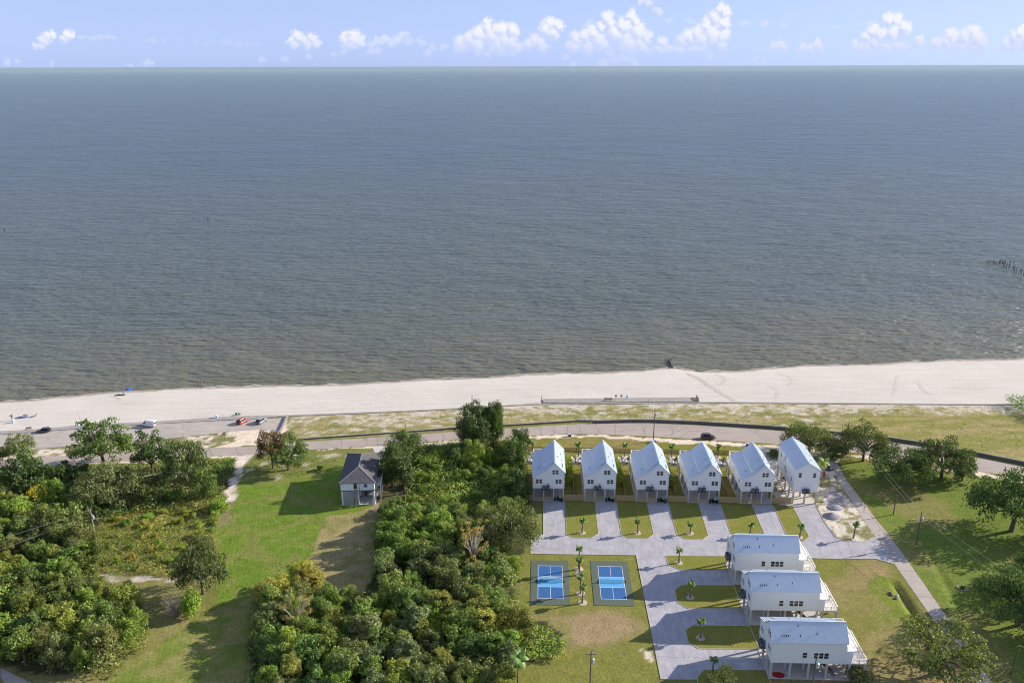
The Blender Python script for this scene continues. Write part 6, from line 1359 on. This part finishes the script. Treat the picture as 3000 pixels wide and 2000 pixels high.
warp = wvec('ADD', wvec('MULTIPLY', wvec('SUBTRACT', w1_.outputs[1], (.5, .5, .5)).outputs[0], (17, 13, 0)).outputs[0], wvec('MULTIPLY', wvec('SUBTRACT', w2_.outputs[1], (.5, .5, .5)).outputs[0], (9, 8, 0)).outputs[0]).outputs[0]
sepw = wn('ShaderNodeSeparateXYZ'); nt.links.new(UV, sepw.inputs[0]); wn_v = sepw.outputs[1]
def field(pos, blobs, flat=1.0):
    m_ = wn('ShaderNodeMapping'); m_.inputs['Scale'].default_value = (1, 1 / flat, 1); nt.links.new(pos, m_.inputs[0]); acc = None
    for (x, y, r) in blobs:
        d = DIR(x, y); c = (d.x / d.y * 1000, d.z / d.y * 1000 / flat, 0)
        dn = wvec('DISTANCE', m_.outputs[0], c); v = wm('MULTIPLY_ADD', dn.outputs['Value'], -1.0 / (r / 1.5), 1.0)
        acc = v if acc is None else wm('MAXIMUM', acc, v)
    return acc
fine = wr(wnoise(UV, .45, 5, .7).outputs[0], .25, .75, -.22, .22)
PW = wvec('ADD', UV, warp).outputs[0]
fS = field(PW, CB['S']); fS2 = field(wvec('ADD', PW, (2.6, 3.4, 0)).outputs[0], CB['S'])
vN = wm('ADD', wn_v, wr(wnoise(UV, .07, 4, .6).outputs[0], .3, .7, -3.0, 3.0)); fM = field(PW, CB['M'], .75); fF = field(PW, CB['F'], .45)
aS = wm('MULTIPLY', wr(wm('ADD', fS, fine), -.04, .56, 0, 1, True), wr(vN, 11.5, 18.5, 0, 1, True)); aM = wr(wm('ADD', fM, fine), .0, .7, 0, .80, True); aF = wr(wm('ADD', fF, fine), -.05, .7, 0, .42, True)
alpha = wm('MAXIMUM', aS, wm('MAXIMUM', aM, aF))
lit = wm('MULTIPLY_ADD', wm('SUBTRACT', fS, fS2), 2.3, .60); lit = wm('ADD', lit, wm('MULTIPLY', wr(wnoise(UV, .13, 5, .6).outputs[0], .3, .7, -1, 1), .22))
lit = wm('MAXIMUM', wm('MINIMUM', lit, 1.0), 0.0)
lit = wm('MULTIPLY', wm('MULTIPLY', lit, wr(aS, .2, .9, .55, 1.0)), wr(vN, 15, 40, .08, 1.0))
ccol = wmix(lit, (2.85, 3.25, 4.5), (4.2, 4.25, 4.55))
em = wn('ShaderNodeEmission'); em.inputs[1].default_value = .138; nt.links.new(ccol, em.inputs[0]); tp_ = wn('ShaderNodeBsdfTransparent'); ms_ = wn('ShaderNodeMixShader')
nt.links.new(alpha, ms_.inputs[0]); nt.links.new(tp_.outputs[0], ms_.inputs[1]); nt.links.new(em.outputs[0], ms_.inputs[2]); oo = wn('ShaderNodeOutputMaterial'); nt.links.new(ms_.outputs[0], oo.inputs[0])
mb = MB(); RR = 330000.0; n = 40
for k in range(n):
    a0 = R(-55 + 110 * k / n); a1 = R(-55 + 110 * (k + 1) / n)
    mb.add([(RR * math.sin(a0), RR * math.cos(a0), -400), (RR * math.sin(a1), RR * math.cos(a1), -400), (RR * math.sin(a1), RR * math.cos(a1), 36000), (RR * math.sin(a0), RR * math.cos(a0), 36000)], [(0, 1, 2, 3)])
mb.build('sky', CM, kind='structure')

# ------------------------------------------------------------------ labels that single out each tree of the woods
LM = [('the half-bare orange-brown tree', P(1388, 1680)), ('the twisted half-bare tree', P(870, 1860)), ('the overhanging grey-green oak', P(1495, 1612)), ('the mown brown plot', P(1040, 1640)), ('the green vine mound', P(1590, 1890)),
      ('the tall fan palm', P(1516, 2010)), ('the pinkish bare shrub', P(1265, 2030)), ('the dead reed clump', P(520, 1800)), ('the pale utility pole', (pl5[0], pl5[1])), ('the curving lawn', P(470, 1900)), ('the yellow-leaved bush', P(113, 1466)),
      ('the concrete track', P(60, 1985)), ('the golden-tipped tree', P(1265, 1880)), ('the yellow-green willow', P(1440, 1880)), ('the dirt track', P(400, 1700)), ('the grey-roofed house', (-40, 216)), ('the vine-draped tree', P(1388, 1372)), ('the first cottage', (5, 218)), ('the twisted dark oak', P(596, 1738))]
ORD = ['nearest', 'second', 'third', 'fourth', 'fifth', 'sixth', 'seventh', 'eighth', 'ninth', 'tenth', 'eleventh', 'twelfth', 'thirteenth', 'fourteenth']
def cname(c):
    if c[0] > .12: return 'yellow-green'
    if c[0] >= c[1] * .93: return 'olive-brown'
    if c[1] > .12: return 'bright green'
    if c[1] > .098: return 'mid-green'
    return 'dark green'
def relabel(objs, word, cols=None, sizes=None):
    g_ = {}
    for i, o in enumerate(objs):
        x, y = o.location.x, o.location.y; d, nm, q = min((math.hypot(x - q[0], y - q[1]), nm, q) for nm, q in LM)
        dx, dy = x - q[0], y - q[1]; rel = ('right of' if dx > 0 else 'left of') if abs(dx) > abs(dy) else ('behind' if dy > 0 else 'in front of')
        key = ((('large ' if sizes[i] > 3.9 else 'small ' if sizes[i] < 3.0 else '') if sizes else ''), cname(cols[i]) if cols else cname(o.children[0].color[:3]), rel, nm)
        g_.setdefault(key, []).append((d, o))
    for (sz, cn, rel, nm), L in g_.items():
        L.sort(key=lambda t: t[0])
        for k, (_, o) in enumerate(L):
            o['label'] = ('%s%s %s %s %s' % (sz, cn, word, rel, nm)) if len(L) == 1 else ('%s %s%s %s %s %s' % (ORD[min(k, 13)], sz, cn, word, rel, nm))
relabel(WOODO, 'tree', [w[1] for w in WOODS], [w[0] for w in WOODS])
relabel(SHRUBS, 'low shrub')
for nm, txt in (('pier_piling', 'broken piling of the ruined pier, counted from its seaward end'),):
    L = sorted([o for o in COL.objects if o.name.startswith(nm)], key=lambda o: o.location.x)
    W2 = ['first', 'second', 'third', 'fourth', 'fifth', 'sixth', 'seventh', 'eighth', 'ninth', 'tenth', 'eleventh', 'twelfth', 'thirteenth', 'fourteenth', 'fifteenth', 'sixteenth', 'seventeenth', 'eighteenth', 'nineteenth', 'twentieth', 'twenty-first', 'twenty-second', 'twenty-third', 'twenty-fourth']
    for k, o in enumerate(L): o['label'] = '%s %s' % (W2[min(k, 23)], txt)

# tracks pressed into the beach
def bz(X, Y):
    X = np.asarray(X, float); Y = np.asarray(Y, float); yb = ybk(X); T_ = (Y - yb) / (ysh(X) - yb)
    return .04 + (fbm(X * .15, Y * .3, 12) - .5) * .10 * np.clip(T_ * 6, 0, 1) - sm(T_, .72, 1.0) * .39
def track(pts, n, w, spread, size):
    pp = px(pts); mb = MB(); L = [0]
    for a, b in zip(pp, pp[1:]): L.append(L[-1] + math.hypot(b[0] - a[0], b[1] - a[1]))
    for k in range(n):
        t_ = L[-1] * (k + rnd.random()) / n; x = np.interp(t_, L, [q[0] for q in pp]) + rnd.choice(spread) + rnd.uniform(-w, w); y = np.interp(t_, L, [q[1] for q in pp]) + rnd.uniform(-w, w) * .6
        s_ = size * rnd.uniform(.5, 1.4); z = float(bz(x, y)) + .035
        mb.add([(x - s_, y - s_ * .5, z), (x + s_, y - s_ * .6, z), (x + s_ * .8, y + s_ * .5, z), (x - s_ * .9, y + s_ * .4, z)], [(0, 1, 2, 3)])
    return mb.build('beach_tracks', M['tracksand'], None, kind='stuff', label='line of footprints and wheel marks in the sand')
M['tracksand'] = mat('disturbed_sand', (.47, .42, .37), .95, noise=.15, nscale=2)
track([(2010, 1092), (2050, 1112), (2100, 1145), (2158, 1178)], 420, .35, (-.9, .9, 0), .17)
for pts in ([(2095, 1096), (2115, 1103), (2123, 1112), (2117, 1122), (2105, 1128)], [(2270, 1092), (2310, 1104), (2322, 1118), (2310, 1128)], [(2250, 1130), (2275, 1142), (2277, 1158), (2262, 1168)], [(2690, 1120), (2700, 1140), (2730, 1158)], [(320, 1160), (345, 1166), (352, 1174)], [(2630, 1100), (2625, 1130), (2610, 1160)]):
    track(pts, 150, .10, (-.5, .5), .13)
for k in range(9):
    y = 1120 + k * 6.5 + rnd.uniform(-2, 2); track([(900, y + 42), (1300, y + 22), (1700, y + 12), (2300, y), (2900, y - 8)], 260, .18, (-.6, .6), .16)
for k in range(5): y = 1172 + k * 11; track([(60, y + 30), (400, y + 10), (800, y - 6), (1200, y - 28)], 200, .25, (-.6, .6, 0), .16)
